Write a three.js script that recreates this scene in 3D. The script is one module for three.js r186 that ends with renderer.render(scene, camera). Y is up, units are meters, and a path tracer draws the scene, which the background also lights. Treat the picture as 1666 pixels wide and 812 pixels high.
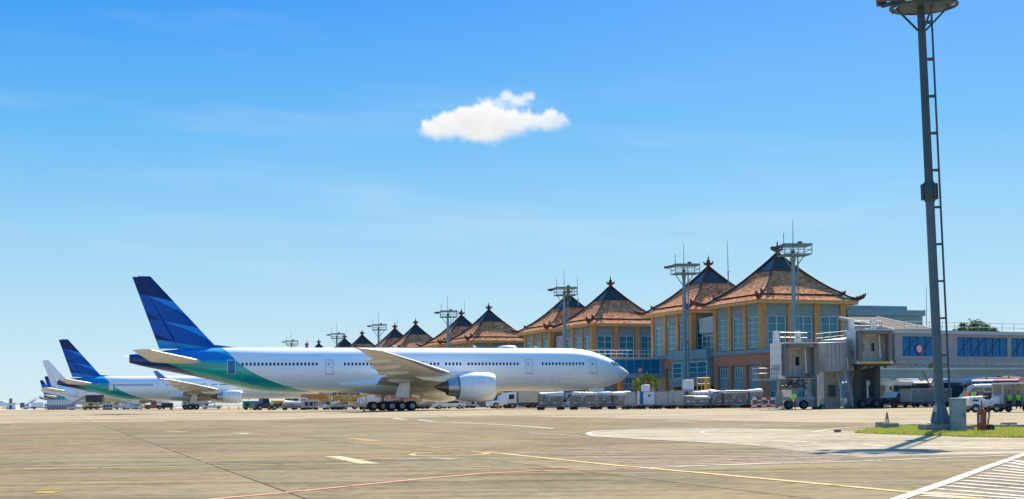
import * as THREE from 'three';
import { mergeGeometries, mergeVertices, toCreasedNormals } from 'three/addons/utils/BufferGeometryUtils.js';
import { RoundedBoxGeometry } from 'three/addons/geometries/RoundedBoxGeometry.js';
import { MarchingCubes } from 'three/addons/objects/MarchingCubes.js';

// ---------------------------------------------------------------- camera, sky, sun, exposure
const scene = new THREE.Scene();
const FOCAL = 2250, HORIZON = 653.5, CAM_H = 1.1;            // photograph pixels, metres
const camera = new THREE.PerspectiveCamera(2 * Math.atan(HORIZON / FOCAL) * 180 / Math.PI, 1666 / (2 * HORIZON), 0.3, 9000);
camera.setViewOffset(1666, 2 * HORIZON, 0, 0, 1666, 812);     // rising front: verticals stay upright
camera.position.set(0, CAM_H, 0);
camera.rotation.set(0, 0, -0.0108);
scene.add(camera);
const renderer = new THREE.WebGLRenderer({ antialias: true });
renderer.toneMapping = THREE.LinearToneMapping;
const EXPOSURE = 1.9;
renderer.toneMappingExposure = EXPOSURE;
renderer.shadowMap.enabled = true;

const RAD = Math.PI / 180, SUN_AZ = 19.5 * RAD, SUN_EL = 40.5 * RAD;
const sunDir = new THREE.Vector3(Math.sin(SUN_AZ) * Math.cos(SUN_EL), Math.sin(SUN_EL), -Math.cos(SUN_AZ) * Math.cos(SUN_EL));
const sun = new THREE.DirectionalLight(new THREE.Color().setRGB(1, 0.875, 0.68), 5);
sun.position.copy(sunDir).multiplyScalar(600).add(new THREE.Vector3(-20, 0, -200));
sun.target.position.set(-20, 0, -200); scene.add(sun.target);
sun.castShadow = true; sun.shadow.mapSize.set(4096, 4096);
Object.assign(sun.shadow.camera, { left: -320, right: 320, top: 260, bottom: -260, near: 1, far: 1500 });
scene.add(sun);

// ---------------------------------------------------------------- random numbers and noise
function rng(seed) { let a = seed >>> 0; return () => { a = (a + 0x6D2B79F5) | 0; let t = Math.imul(a ^ (a >>> 15), 1 | a); t = (t + Math.imul(t ^ (t >>> 7), 61 | t)) ^ t; return ((t ^ (t >>> 14)) >>> 0) / 4294967296; }; }
const R = rng(20240);
const rr = (a, b) => a + (b - a) * R();
function hash(x, y, s) { let h = Math.imul(x, 374761393) ^ Math.imul(y, 668265263) ^ Math.imul(s, 2147483647 ^ 0x5bd1e995); h = Math.imul(h ^ (h >>> 13), 1274126177); return ((h ^ (h >>> 16)) >>> 0) / 4294967296; }
const sm = t => t * t * (3 - 2 * t), mix = (a, b, t) => a + (b - a) * t, clamp = (x, a = 0, b = 1) => Math.min(b, Math.max(a, x));
const step = (a, b, x) => sm(clamp((x - a) / (b - a)));
function vnoise(x, y, s, px = 0, py = 0) {
  const xi = Math.floor(x), yi = Math.floor(y), fx = sm(x - xi), fy = sm(y - yi), w = (a, p) => p ? ((a % p) + p) % p : a;
  const x0 = w(xi, px), x1 = w(xi + 1, px), y0 = w(yi, py), y1 = w(yi + 1, py);
  return mix(mix(hash(x0, y0, s), hash(x1, y0, s), fx), mix(hash(x0, y1, s), hash(x1, y1, s), fx), fy);
}
function fbm(x, y, s, oct, px = 0, py = 0) { let v = 0, a = 0.5, n = 0; for (let i = 0; i < oct; i++) { v += a * vnoise(x, y, s + i * 17, px, py); n += a; a *= 0.5; x *= 2; y *= 2; px *= 2; py *= 2; } return v / n; }

// ---------------------------------------------------------------- the sky: air, one small cumulus, faint cirrus
{
  const W = 4096, H = 2048, data = new Float32Array(W * H * 4);
  const lin = c => c.map(v => Math.pow(v / 255, 2.2));
  const table = [[-90, [190, 196, 196]], [-0.5, [200, 214, 218]], [0, [214, 235, 241]], [1.5, [203, 231, 243]], [4, [178, 221, 243]], [7.5, [146, 205, 244]], [11, [102, 184, 244]], [16.5, [42, 149, 242]], [26, [44, 146, 238]], [45, [56, 150, 236]], [90, [64, 154, 234]]].map(([e, c]) => [e, lin(c)]);
  const cloudTop = [[90, 475], [110, 465], [150, 400], [250, 366], [330, 322], [420, 330], [480, 280], [600, 258], [700, 238], [780, 218], [880, 244], [960, 300], [1060, 290], [1160, 285], [1230, 322], [1380, 298], [1480, 345], [1550, 405]];
  const cloudBot = [[90, 478], [180, 548], [300, 565], [500, 560], [650, 585], [850, 600], [900, 552], [1100, 505], [1290, 470], [1460, 455], [1550, 407]];
  const wisps = [[765, 192, 95, 42, 0.8], [850, 205, 100, 36, 0.7], [945, 155, 75, 62, 0.95], [1050, 195, 110, 52, 0.95], [1155, 160, 70, 46, 0.85], [980, 235, 190, 46, 0.45]];
  const lerp = (tab, x) => { if (x <= tab[0][0]) return tab[0][1]; for (let i = 1; i < tab.length; i++) if (x <= tab[i][0]) return mix(tab[i - 1][1], tab[i][1], (x - tab[i - 1][0]) / (tab[i][0] - tab[i - 1][0])); return tab[tab.length - 1][1]; };
  for (let j = 0; j < H; j++) {
    const el = (j + 0.5) / H * 180 - 90, cy = Math.sin(el * RAD), ce = Math.cos(el * RAD);
    let k = 1; while (k < table.length - 1 && el > table[k][0]) k++;
    const [e0, c0] = table[k - 1], [e1, c1] = table[k], t = clamp((el - e0) / (e1 - e0));
    const base = [0, 1, 2].map(i => mix(c0[i], c1[i], t));
    for (let i = 0; i < W; i++) {
      const az = (i + 0.5) / W * 2 * Math.PI - Math.PI;                 // atan2(z, x)
      const dx = Math.cos(az) * ce, dz = Math.sin(az) * ce;
      let [r, g, b] = base;
      if (el > 0) {
        const gam = Math.acos(clamp(dx * sunDir.x + cy * sunDir.y + dz * sunDir.z, -1, 1)) / RAD;
        const gl = 2.0 * Math.exp(-gam * gam / 110) + 0.22 * Math.exp(-gam * gam / 420) + 0.08 * Math.exp(-gam * gam / 1300);
        r += gl * 1.05; g += gl; b += gl * 0.9;
        if (el < 30) {                                                   // cirrus: long thin streaks
          const a2 = Math.atan2(dx, -dz) / RAD;
          const n = fbm(a2 * 0.09 + 40, el * 0.9 + Math.sin(a2 * 0.07) * 0.8, 5, 4), n2 = fbm(a2 * 0.03 + 9, el * 0.12, 77, 2);
          const ci = step(0.55, 0.9, n) * step(0.42, 0.75, n2) * 0.14 * step(30, 20, el);
          r = mix(r, 0.86, ci); g = mix(g, 0.92, ci); b = mix(b, 0.97, ci);
          if (Math.abs(a2) < 6 && el > 8 && el < 16) {                     // the cumulus
            const px = 833 + FOCAL * dx / -dz, py = HORIZON - FOCAL * cy / -dz - 0.0108 * (px - 833);
            const X = (px - 670) * 5.95, Y = (py - 130) * 5.95;
            const n1 = 0.75 * (fbm(X / 90 + 3, Y / 80, 31, 4) - 0.5) + 0.42 * (0.5 - Math.abs(2 * vnoise(X / 52 + 1, Y / 46, 91) - 1)), n3 = fbm(X / 260 + 8, Y / 160, 63, 3) - 0.5;
            const top = Y - lerp(cloudTop, X), bot = lerp(cloudBot, X) - Y, ends = Math.min(X - 85, 1560 - X);
            let a = Math.min(step(-10, 18, top + n1 * 105 + n3 * 40), step(-40, 60, bot + n1 * 85 + n3 * 20), step(-10, 60, ends + n1 * 60));
            a *= clamp(1.02 - 0.3 * step(950, 1350, X) * step(0.0, 0.3, n3 + 0.1) - 0.12 * step(950, 1200, X));
            let wv = 0; for (const [wx, wy, rx, ry, am] of wisps) { const q = ((X - wx) / rx) ** 2 + ((Y - wy) / ry) ** 2; wv = Math.max(wv, am * step(1.15, 0.25, q + n1 * 2.2)); }
            const A = Math.max(a, wv * 0.8);
            const dens = clamp(Math.min(top / 150, 1.2)) * (0.65 + n3 * 1.2 + n1 * 0.6);   // the thick middle lets less sun through
            const L = 1.0 - 0.2 * clamp(dens) + n1 * 0.06;
            r = mix(r, L * 0.985, A); g = mix(g, L, A); b = mix(b, L * 1.0 + 0.01, A);
          }
        }
      }
      const o = (j * W + i) * 4;
      data[o] = r / EXPOSURE; data[o + 1] = g / EXPOSURE; data[o + 2] = b / EXPOSURE; data[o + 3] = 1;
    }
  }
  const sky = new THREE.DataTexture(data, W, H, THREE.RGBAFormat, THREE.FloatType);
  sky.mapping = THREE.EquirectangularReflectionMapping; sky.magFilter = THREE.LinearFilter; sky.minFilter = THREE.LinearFilter; sky.needsUpdate = true;
  scene.background = sky; scene.environment = sky;
}
console.log('sky done');

// ---------------------------------------------------------------- helpers
const taken = new Map();
function numbered(n) { const k = taken.get(n) || 0; taken.set(n, k + 1); return k ? n + '_' + String(k).padStart(3, '0') : n; }
function shade(o) { o.castShadow = true; o.receiveShadow = true; return o; }
function meters(g, f = 1) {                                     // uv in metres from the dominant axis of each face
  if (g.userData.ownUV) return g;
  const p = g.attributes.position, n = g.attributes.normal, uv = new Float32Array(p.count * 2);
  for (let i = 0; i < p.count; i++) {
    const ax = Math.abs(n.getX(i)), ay = Math.abs(n.getY(i)), az = Math.abs(n.getZ(i));
    if (ay >= ax && ay >= az) { uv[2 * i] = p.getX(i) * f; uv[2 * i + 1] = p.getZ(i) * f; }
    else if (ax >= az) { uv[2 * i] = p.getZ(i) * f; uv[2 * i + 1] = p.getY(i) * f; }
    else { uv[2 * i] = p.getX(i) * f; uv[2 * i + 1] = p.getY(i) * f; }
  }
  g.setAttribute('uv', new THREE.BufferAttribute(uv, 2)); return g;
}
function join(list) {
  if (!Array.isArray(list)) list = [list];
  if (list.length === 1) return meters(list[0]);
  const hasC = list.some(g => g.attributes.color);
  const out = mergeGeometries(list.map(g => {
    let h = g.index ? g.toNonIndexed() : g.clone();
    for (const k of Object.keys(h.attributes)) if (!['position', 'normal', 'color'].includes(k)) h.deleteAttribute(k);
    if (hasC && !h.attributes.color) h.setAttribute('color', new THREE.BufferAttribute(new Float32Array(h.attributes.position.count * 3).fill(1), 3));
    return h;
  }));
  return meters(out);
}
function part(name, geo, mat, parent, label) {
  const m = shade(new THREE.Mesh(join(geo), mat)); m.name = name; parent.add(m);
  if (label) m.userData.label = label;
  return m;
}
function thing(name, label, category, pos = [0, 0, 0], turn = 0, group) {
  const o = new THREE.Group(); o.name = numbered(name); o.position.set(...pos); o.rotation.y = turn; scene.add(o);
  o.userData = { label, category }; if (group) o.userData.group = group; return o;
}
function solo(name, geo, mat, label, category, group, kind) {
  const m = shade(new THREE.Mesh(join(geo), mat)); m.name = numbered(name); scene.add(m); m.userData = { label, category };
  if (group) m.userData.group = group; if (kind) m.userData.kind = kind; return m;
}
function struct(name, geo, mat) { const m = shade(new THREE.Mesh(join(geo), mat)); m.name = numbered(name); m.userData.kind = 'structure'; scene.add(m); return m; }
function dup(root, pos, turn, label, group) {
  const c = root.clone(); c.name = numbered(root.name.replace(/_\d\d\d$/, '')); scene.add(c); c.position.set(...pos); c.rotation.y = turn;
  c.userData = { ...root.userData, label }; if (group) c.userData.group = group; return c;
}
const V = (x, y, z) => new THREE.Vector3(x, y, z);
const box = (w, h, d, x = 0, y = 0, z = 0) => new THREE.BoxGeometry(w, h, d).translate(x, y, z);
const ab = (x0, x1, y0, y1, z0, z1) => box(x1 - x0, y1 - y0, z1 - z0, (x0 + x1) / 2, (y0 + y1) / 2, (z0 + z1) / 2);
const rb = (w, h, d, r, x = 0, y = 0, z = 0) => new RoundedBoxGeometry(w, h, d, 2, r).translate(x, y, z);
const cyl = (r0, r1, h, x = 0, y = 0, z = 0, n = 16) => new THREE.CylinderGeometry(r1, r0, h, n).translate(x, y + h / 2, z);   // r0 at the foot
function bar(a, b, r, n = 6, r2 = r) {
  const A = V(...a), B = V(...b), d = B.clone().sub(A), g = new THREE.CylinderGeometry(r2, r, d.length(), n);
  g.applyQuaternion(new THREE.Quaternion().setFromUnitVectors(V(0, 1, 0), d.clone().normalize()));
  return g.translate((A.x + B.x) / 2, (A.y + B.y) / 2, (A.z + B.z) / 2);
}
function beam(a, b, w, h) {                                       // square section bar, w across, h up
  const A = V(...a), B = V(...b), d = B.clone().sub(A), g = new THREE.BoxGeometry(w, h, d.length());
  const m = new THREE.Matrix4().lookAt(A, B, V(0, 1, 0)); g.applyMatrix4(m);
  return g.translate((A.x + B.x) / 2, (A.y + B.y) / 2, (A.z + B.z) / 2);
}
const lathe = (pts, n = 24) => new THREE.LatheGeometry(pts.map(p => new THREE.Vector2(...p)), n);
function extr(pts, depth, bevel = 0) {
  const s = new THREE.Shape(pts.map(p => new THREE.Vector2(...p)));
  return new THREE.ExtrudeGeometry(s, { depth, bevelEnabled: bevel > 0, bevelSize: bevel, bevelThickness: bevel, bevelSegments: 2, curveSegments: 6 });
}
function wheelX(r, w, x, y, z, n = 20) { return lathe([[r * 0.55, -w / 2], [r * 0.9, -w / 2], [r, -w * 0.32], [r, w * 0.32], [r * 0.9, w / 2], [r * 0.55, w / 2]], n).rotateX(Math.PI / 2).translate(x, y, z); }   // axle along z
function hubX(r, w, x, y, z) { return lathe([[0.001, -w / 2 + 0.02], [r * 0.2, -w / 2 + 0.02], [r * 0.24, -w * 0.3], [r * 0.5, -w * 0.36], [r * 0.57, -w / 2 - 0.01], [r * 0.57, w / 2 + 0.01], [r * 0.5, w * 0.36], [r * 0.24, w * 0.3], [r * 0.2, w / 2 - 0.02], [0.001, w / 2 - 0.02]], 16).rotateX(Math.PI / 2).translate(x, y, z); }
function wheel(parent, r, w, x, y, z, hubMat) { const t = part('wheel', wheelX(r, w, x, y, z), M.tyre, parent); part('rim', hubX(r, w, x, y, z), hubMat || M.rim, t); return t; }
// where a pixel column of the photograph, at a given distance ahead, stands on the ground
const at = (px, depth, y = 0) => [(px - 833) / FOCAL * depth, y, -depth];
const groundAt = (px, py) => { const dy = py - (HORIZON - 0.0108 * (px - 833)), d = CAM_H * FOCAL / dy; return [(px - 833) / FOCAL * d, -d]; };

// ---------------------------------------------------------------- textures and materials
function dataTex(w, h, fn, srgb = true) {
  const d = new Uint8Array(w * h * 4);
  for (let j = 0; j < h; j++) for (let i = 0; i < w; i++) { const c = fn(i / w, j / h); const o = (j * w + i) * 4; for (let k = 0; k < 3; k++) d[o + k] = clamp(Array.isArray(c) ? c[k] : c) * 255; d[o + 3] = 255; }
  const t = new THREE.DataTexture(d, w, h); t.wrapS = t.wrapT = THREE.RepeatWrapping; t.magFilter = THREE.LinearFilter; t.minFilter = THREE.LinearMipmapLinearFilter; t.generateMipmaps = true;
  if (srgb) t.colorSpace = THREE.SRGBColorSpace; t.needsUpdate = true; return t;
}
const rep = (t, m, n = m) => { const c = t.clone(); c.repeat.set(1 / m, 1 / n); c.needsUpdate = true; return c; };
const T = {};
T.grain = dataTex(256, 256, (u, v) => 0.86 + 0.14 * fbm(u * 8, v * 8, 3, 5, 8, 8));
T.grime = dataTex(512, 512, (u, v) => { const n = fbm(u * 6, v * 6, 11, 5, 6, 6), st = fbm(u * 48, v * 4, 29, 3, 48, 4), sp = fbm(u * 40, v * 40, 41, 2, 40, 40); return clamp(1.0 - 0.12 * (n - 0.3) - 0.16 * step(0.55, 0.9, st) * step(0.35, 0.7, n) - 0.05 * step(0.66, 0.85, sp)); });
T.bump = dataTex(256, 256, (u, v) => fbm(u * 16, v * 16, 7, 5, 16, 16), false);
const concreteTone = (u, v, s) => {
  const big = fbm(u * 5, v * 5, s, 4, 5, 5), mid = fbm(u * 22, v * 22, s + 5, 4, 22, 22), fine = fbm(u * 150, v * 150, s + 9, 2, 150, 150), streak = fbm(u * 3, v * 34, s + 13, 4, 3, 34), streak2 = fbm(u * 2, v * 90, s + 23, 3, 2, 90);
  let t = 0.9 + 0.2 * (big - 0.5) + 0.2 * (mid - 0.5) + 0.24 * (fine - 0.5) - 0.12 * step(0.52, 0.8, streak) - 0.13 * step(0.6, 0.82, streak2) * step(0.4, 0.62, big) + 0.06 * step(0.55, 0.35, streak2);
  const spot = vnoise(u * 90, v * 90, s + 31, 90, 90); t -= 0.12 * step(0.93, 0.99, spot);
  const warm = fbm(u * 7, v * 7, s + 41, 3, 7, 7) - 0.5; return [t * (1 + warm * 0.05), t, t * (1 - warm * 0.09)];
};
T.concrete = dataTex(1024, 1024, (u, v) => concreteTone(u, v, 100));
T.concrete2 = dataTex(1024, 1024, (u, v) => concreteTone(u, v, 300));
T.paint = dataTex(512, 512, (u, v) => { const n = fbm(u * 12, v * 12, 61, 5, 12, 12), f = fbm(u * 60, v * 60, 67, 3, 60, 60); return clamp(1 - 0.42 * step(0.5, 0.72, n) * step(0.35, 0.65, f) - 0.1 * f); });
T.alu = dataTex(256, 256, (u, v) => 0.8 + 0.2 * fbm(u * 3, v * 60, 71, 3, 3, 60) - 0.14 * step(0.6, 0.8, fbm(u * 8, v * 8, 73, 4, 8, 8)));
T.wrap = dataTex(512, 512, (u, v) => { const a = fbm(u * 7, v * 7, 81, 5, 7, 7), b = fbm(u * 22, v * 16, 83, 4, 22, 16), c = vnoise(u * 5, v * 6, 85, 5, 6); const t = 0.5 + 0.62 * (b - 0.35) + 0.25 * step(0.56, 0.72, a); return c > 0.62 ? [t * 0.95, t * 0.84, t * 0.68] : [t * 0.93, t * 0.97, t * 1.04]; });
const std = (rgb, rough = 0.7, o = {}) => { const { lin, ...q } = o; const m = new THREE.MeshStandardMaterial({ roughness: rough, ...q }); if (Array.isArray(rgb)) m.color.setRGB(...rgb); else m.color.set(rgb); return m; };
const matte = (rgb, o = {}) => { const m = new THREE.MeshPhysicalMaterial({ roughness: 1, specularIntensity: 0.12, ...o }); m.color.setRGB(...rgb); return m; };
const M = {};
M.tyre = std([0.018, 0.018, 0.019], 0.85, { map: rep(T.grain, 0.7) });
M.rim = std([0.42, 0.42, 0.43], 0.4, { metalness: 0.5 });
M.rimDark = std([0.1, 0.1, 0.1], 0.5);
M.white = std([0.78, 0.78, 0.77], 0.45, { map: rep(T.grime, 4) });
M.black = std([0.02, 0.02, 0.022], 0.6);
M.dark = std([0.05, 0.052, 0.055], 0.6, { map: rep(T.grain, 1) });
M.steel = std([0.33, 0.34, 0.35], 0.45, { metalness: 0.6, map: rep(T.grime, 3) });
M.galv = std([0.2, 0.29, 0.32], 0.65, { map: rep(T.grime, 5) });
M.alu = std([0.62, 0.59, 0.53], 0.55, { metalness: 0.1, map: rep(T.alu, 1.6) });
M.yellow = std([0.72, 0.42, 0.03], 0.5, { map: rep(T.grime, 2) });
M.orange = std([0.75, 0.16, 0.03], 0.5);
M.red = std([0.55, 0.05, 0.03], 0.45, { map: rep(T.grime, 3) });
M.blue = std([0.03, 0.13, 0.38], 0.4, { map: rep(T.grain, 2) });
M.glass = new THREE.MeshPhysicalMaterial({ roughness: 0.12, clearcoat: 0.3, clearcoatRoughness: 0.05, map: rep(T.grain, 3) }); M.glass.color.setRGB(0.02, 0.23, 0.28); M.glass.specularIntensity = 0.6;
M.carGlass = new THREE.MeshPhysicalMaterial({ roughness: 0.06, clearcoat: 1 }); M.carGlass.color.setRGB(0.02, 0.05, 0.07);
M.vest = std([0.32, 0.72, 0.03], 0.7); M.cloth = std([0.5, 0.52, 0.55], 0.9);
M.block = matte([0.4, 0.36, 0.29], { map: rep(T.concrete2, 3), bumpMap: rep(T.bump, 0.6), bumpScale: 0.01 });
// ================================================================ THE GROUND
M.apron = matte([0.42, 0.352, 0.235], { map: rep(T.concrete, 34), bumpMap: rep(T.bump, 1.3), bumpScale: 0.004 });  // paler than the near slabs: grazing brightness and bounce light put into the colour
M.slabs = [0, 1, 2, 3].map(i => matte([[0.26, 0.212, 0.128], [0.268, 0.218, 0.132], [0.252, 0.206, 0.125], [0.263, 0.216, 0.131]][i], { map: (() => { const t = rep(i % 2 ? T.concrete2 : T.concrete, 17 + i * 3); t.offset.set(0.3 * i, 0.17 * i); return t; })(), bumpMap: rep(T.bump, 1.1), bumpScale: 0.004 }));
M.road = matte([0.45, 0.392, 0.287], { map: rep(T.concrete2, 23), bumpMap: rep(T.bump, 0.9), bumpScale: 0.003 });
M.pale = std([0.52, 0.53, 0.53], 0.7, { map: rep(T.concrete, 60) });
M.joint = std([0.055, 0.05, 0.042], 0.9, { map: rep(T.grain, 1) });
const wear = { map: rep(T.paint, 2.3) };
M.lineYellow = matte([0.7, 0.53, 0.26], wear); M.lineRed = matte([0.66, 0.33, 0.25], wear); M.lineWhite = matte([0.64, 0.59, 0.54], wear);
M.linePink = matte([0.52, 0.41, 0.35], wear); M.lineGrey = matte([0.36, 0.36, 0.35], wear); M.lineOchre = matte([0.62, 0.36, 0.05], wear); M.lineFaint = matte([0.45, 0.34, 0.19], wear);

function sheet(pts, y) {                                            // pts: ground [x, z]
  const s = new THREE.Shape(pts.map(([x, z]) => new THREE.Vector2(x, -z)));
  return new THREE.ShapeGeometry(s).rotateX(-Math.PI / 2).translate(0, y, 0);
}
function ribbon(pts, w, y) {
  const pos = [], n = pts.length;
  const side = pts.map((p, i) => { const a = pts[Math.max(0, i - 1)], b = pts[Math.min(n - 1, i + 1)]; const dx = b[0] - a[0], dz = b[1] - a[1], l = Math.hypot(dx, dz) || 1; return [-dz / l * w / 2, dx / l * w / 2]; });
  for (let i = 0; i + 1 < n; i++) {
    const [a, b] = [pts[i], pts[i + 1]], [s, t] = [side[i], side[i + 1]];
    const q = [[a[0] + s[0], a[1] + s[1]], [b[0] + t[0], b[1] + t[1]], [b[0] - t[0], b[1] - t[1]], [a[0] - s[0], a[1] - s[1]]];
    for (const k of [0, 1, 2, 0, 2, 3]) pos.push(q[k][0], y, q[k][1]);
  }
  const g = new THREE.BufferGeometry(); g.setAttribute('position', new THREE.Float32BufferAttribute(pos, 3));
  const nn = new Float32Array(pos.length); for (let i = 1; i < nn.length; i += 3) nn[i] = 1; g.setAttribute('normal', new THREE.BufferAttribute(nn, 3)); return g;
}
const gp = list => list.map(p => groundAt(...p));
const gc = list => new THREE.CatmullRomCurve3(gp(list).map(([x, z]) => V(x, 0, z)), false, 'centripetal').getSpacedPoints(90).map(v => [v.x, v.z]);

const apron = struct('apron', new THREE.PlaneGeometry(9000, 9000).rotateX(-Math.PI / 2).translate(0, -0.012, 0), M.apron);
{ // the cast concrete lanes near the camera, each slab a piece of its own with a sealed joint between
  const be = 18.5 * RAD, W0 = 5.1, wide = new Set([2.8, 7.9]);
  const pt = (a, t) => [a * Math.cos(be) - t * Math.sin(be), -(a * Math.sin(be) + t * Math.cos(be))];
  for (let l = -3; l < 6; l++) {
    const a0 = 2.8 + l * W0, a1 = a0 + W0, g0 = wide.has(+a0.toFixed(1)) ? 0.014 : 0.003, g1 = wide.has(+a1.toFixed(1)) ? 0.014 : 0.003;
    for (let k = 0; k < 5; k++) {
      const t0 = 2 + k * 19.5 + (l & 1) * 3, t1 = t0 + 19.5, q = [pt(a0 + g0, t0 + 0.003), pt(a1 - g1, t0 + 0.003), pt(a1 - g1, t1 - 0.003), pt(a0 + g0, t1 - 0.003)];
      const s = new THREE.Shape(q.map(([x, z]) => new THREE.Vector2(x, -z)));
      const g = new THREE.ExtrudeGeometry(s, { depth: 0.0108, bevelEnabled: false }).rotateX(-Math.PI / 2).translate(0, -0.0112 + R() * 0.0006, 0);
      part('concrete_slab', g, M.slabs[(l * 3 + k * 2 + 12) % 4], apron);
    }
  }
  part('joint_sealant', [2.8, 7.9].map(a => sheet([pt(a - 0.04, 2), pt(a + 0.04, 2), pt(a + 0.04, 102), pt(a - 0.04, 102)], -0.0075)), M.joint, apron);
  part('joint_sealant', [2.8, 7.9].map(a => sheet([pt(a - 0.03, 102), pt(a + 0.03, 102), pt(a + 0.03, 230), pt(a - 0.03, 230)], -0.0085)), M.joint, apron);
}
struct('service_road', sheet(gp([[955, 705], [967, 702.2], [1000, 700], [1060, 698], [1180, 696.5], [1330, 699], [1420, 703], [1480, 707], [1560, 711], [1666, 713], [1780, 716], [1780, 736], [1666, 738], [1520, 741], [1400, 744], [1300, 734], [1200, 722.5], [1119, 718.5], [1054, 715], [990, 711.5], [964, 709]]), 0.003), M.road);
struct('far_mirage_strip', sheet([[-420, -560], [-100, -560], [-170, -760], [-560, -760]], 0.004), M.pale);  // pale sheet whose colour stands in for mirage glare on the far ground

// painted markings
const mk = (name, geo, mat) => struct(name, geo, mat);
mk('yellow_guide_line', [ribbon(gp([[791, 735.5], [860, 743], [1000, 757.5], [1130, 769], [1400, 794], [1600, 813]]), 0.15, 0.0065), ribbon(gp([[0, 764], [235, 760.6], [309, 759], [460, 756], [580, 754.9]]), 0.13, 0.005)], M.lineYellow);
mk('yellow_stop_bar', sheet(gp([[530, 743], [552, 743], [612, 754.2], [589, 755]]), 0.006), M.lineYellow);
mk('grey_paint_patch', [sheet(gp([[523, 742.4], [556, 742.4], [620, 754.8], [586, 755.8]]), 0.004), ribbon(gp([[0, 759.5], [166, 758], [300, 756.4], [460, 753.4]]), 0.12, 0.005), ribbon(gp([[640, 748], [700, 745.4], [740, 748]]), 0.3, 0.005)], M.lineGrey);
{ const c = groundAt(730, 739), ring = []; for (let i = 0; i <= 40; i++) { const a = i / 40 * Math.PI * 2; ring.push([c[0] + Math.cos(a) * 0.8, c[1] + Math.sin(a) * 1.15]); } mk('yellow_stand_circle', ribbon(ring, 0.12, 0.006), M.lineYellow); }
mk('faded_yellow_marks', [ribbon(gp([[567, 713], [614, 718]]), 0.4, 0.005), ribbon(gp([[640, 721], [700, 728], [780, 735]]), 0.12, 0.005), ribbon(gp([[581, 747.2], [604, 748]]), 0.3, 0.005), ribbon(gp([[607, 746], [636, 747.4]]), 0.28, 0.005), ribbon(gp([[632, 758], [680, 758.6]]), 0.16, 0.005), ribbon(gp([[747, 759], [800, 760]]), 0.2, 0.005), ribbon(gp([[860, 761], [925, 761.5]]), 0.16, 0.005), ribbon(gp([[268, 701], [300, 703]]), 0.5, 0.005), ribbon(gp([[150, 748.5], [180, 749.5]]), 0.25, 0.005), ribbon(gp([[318, 752], [352, 752.8]]), 0.15, 0.005), ribbon(gp([[235, 750.5], [285, 752]]), 0.12, 0.005)], M.lineFaint);
mk('ochre_ground_mark', [ribbon(gp([[54, 801.4], [72, 801.8]]), 0.16, 0.005), ribbon(gp([[64, 801.5], [91, 801.3]]), 0.34, 0.006)], M.lineOchre);
mk('red_boundary_line', [ribbon(gp([[0, 727.5], [235, 733], [460, 737.7], [539, 739.6], [633, 738.5], [744, 736.3], [827, 733.5], [900, 732]]), 0.14, 0.005), ribbon(gp([[300, 820], [353, 811.5], [460, 802], [578, 790], [700, 778], [780, 771], [860, 767], [957, 765], [1041, 763]]), 0.14, 0.005)], M.lineRed);
mk('white_boundary_line', ribbon(gp([[1041, 762.5], [1150, 758], [1400, 751], [1520, 746], [1700, 739.5]]), 0.14, 0.0075), M.lineWhite);
{ // faded pinkish hatching
  const g = [];
  for (let i = 0; i < 11; i++) { const x0 = 868 + i * 17, y0 = 733.5 + i * 2.55; g.push(ribbon(gp([[x0, y0], [1130, mix(y0, 729 + i * 2.9, 0.5)], [1395 - i * 3, 732 + i * 1.7]]), i % 3 == 1 ? 0.2 : 0.12, 0.0052)); }
  g.push(ribbon(gp([[900, 732], [1000, 729], [1120, 726], [1220, 724.5], [1330, 727]]), 0.14, 0.0072));
  mk('faded_pink_hatching', g, M.linePink);
}
mk('white_hatched_zone', [ribbon(gp([[1445, 818], [1470, 809], [1545.5, 783], [1592.8, 765], [1666, 739.4], [1720, 722]]), 0.17, 0.0085),
  ...[[495, 788, 1210, 835], [530, 768, 1210, 812], [600, 742, 1210, 795], [665, 722, 1210, 767], [722, 702, 1210, 742], [775, 684, 1210, 717], [830, 665, 1210, 694], [880, 649, 1210, 673], [930, 633, 1210, 655], [975, 612, 1210, 636], [1015, 598, 1210, 618], [1060, 580, 1210, 600], [1105, 562, 1210, 578], [1140, 548, 1210, 560]].map(([a, b, c, d]) => { const e = b + (d - b) * (1500 - a) / (c - a); return ribbon(gp([[1380 + a / 4.23, 620 + b / 4.23], [1380 + 1500 / 4.23, 620 + e / 4.23]]), 0.15, 0.0045); })], M.lineWhite);
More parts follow.
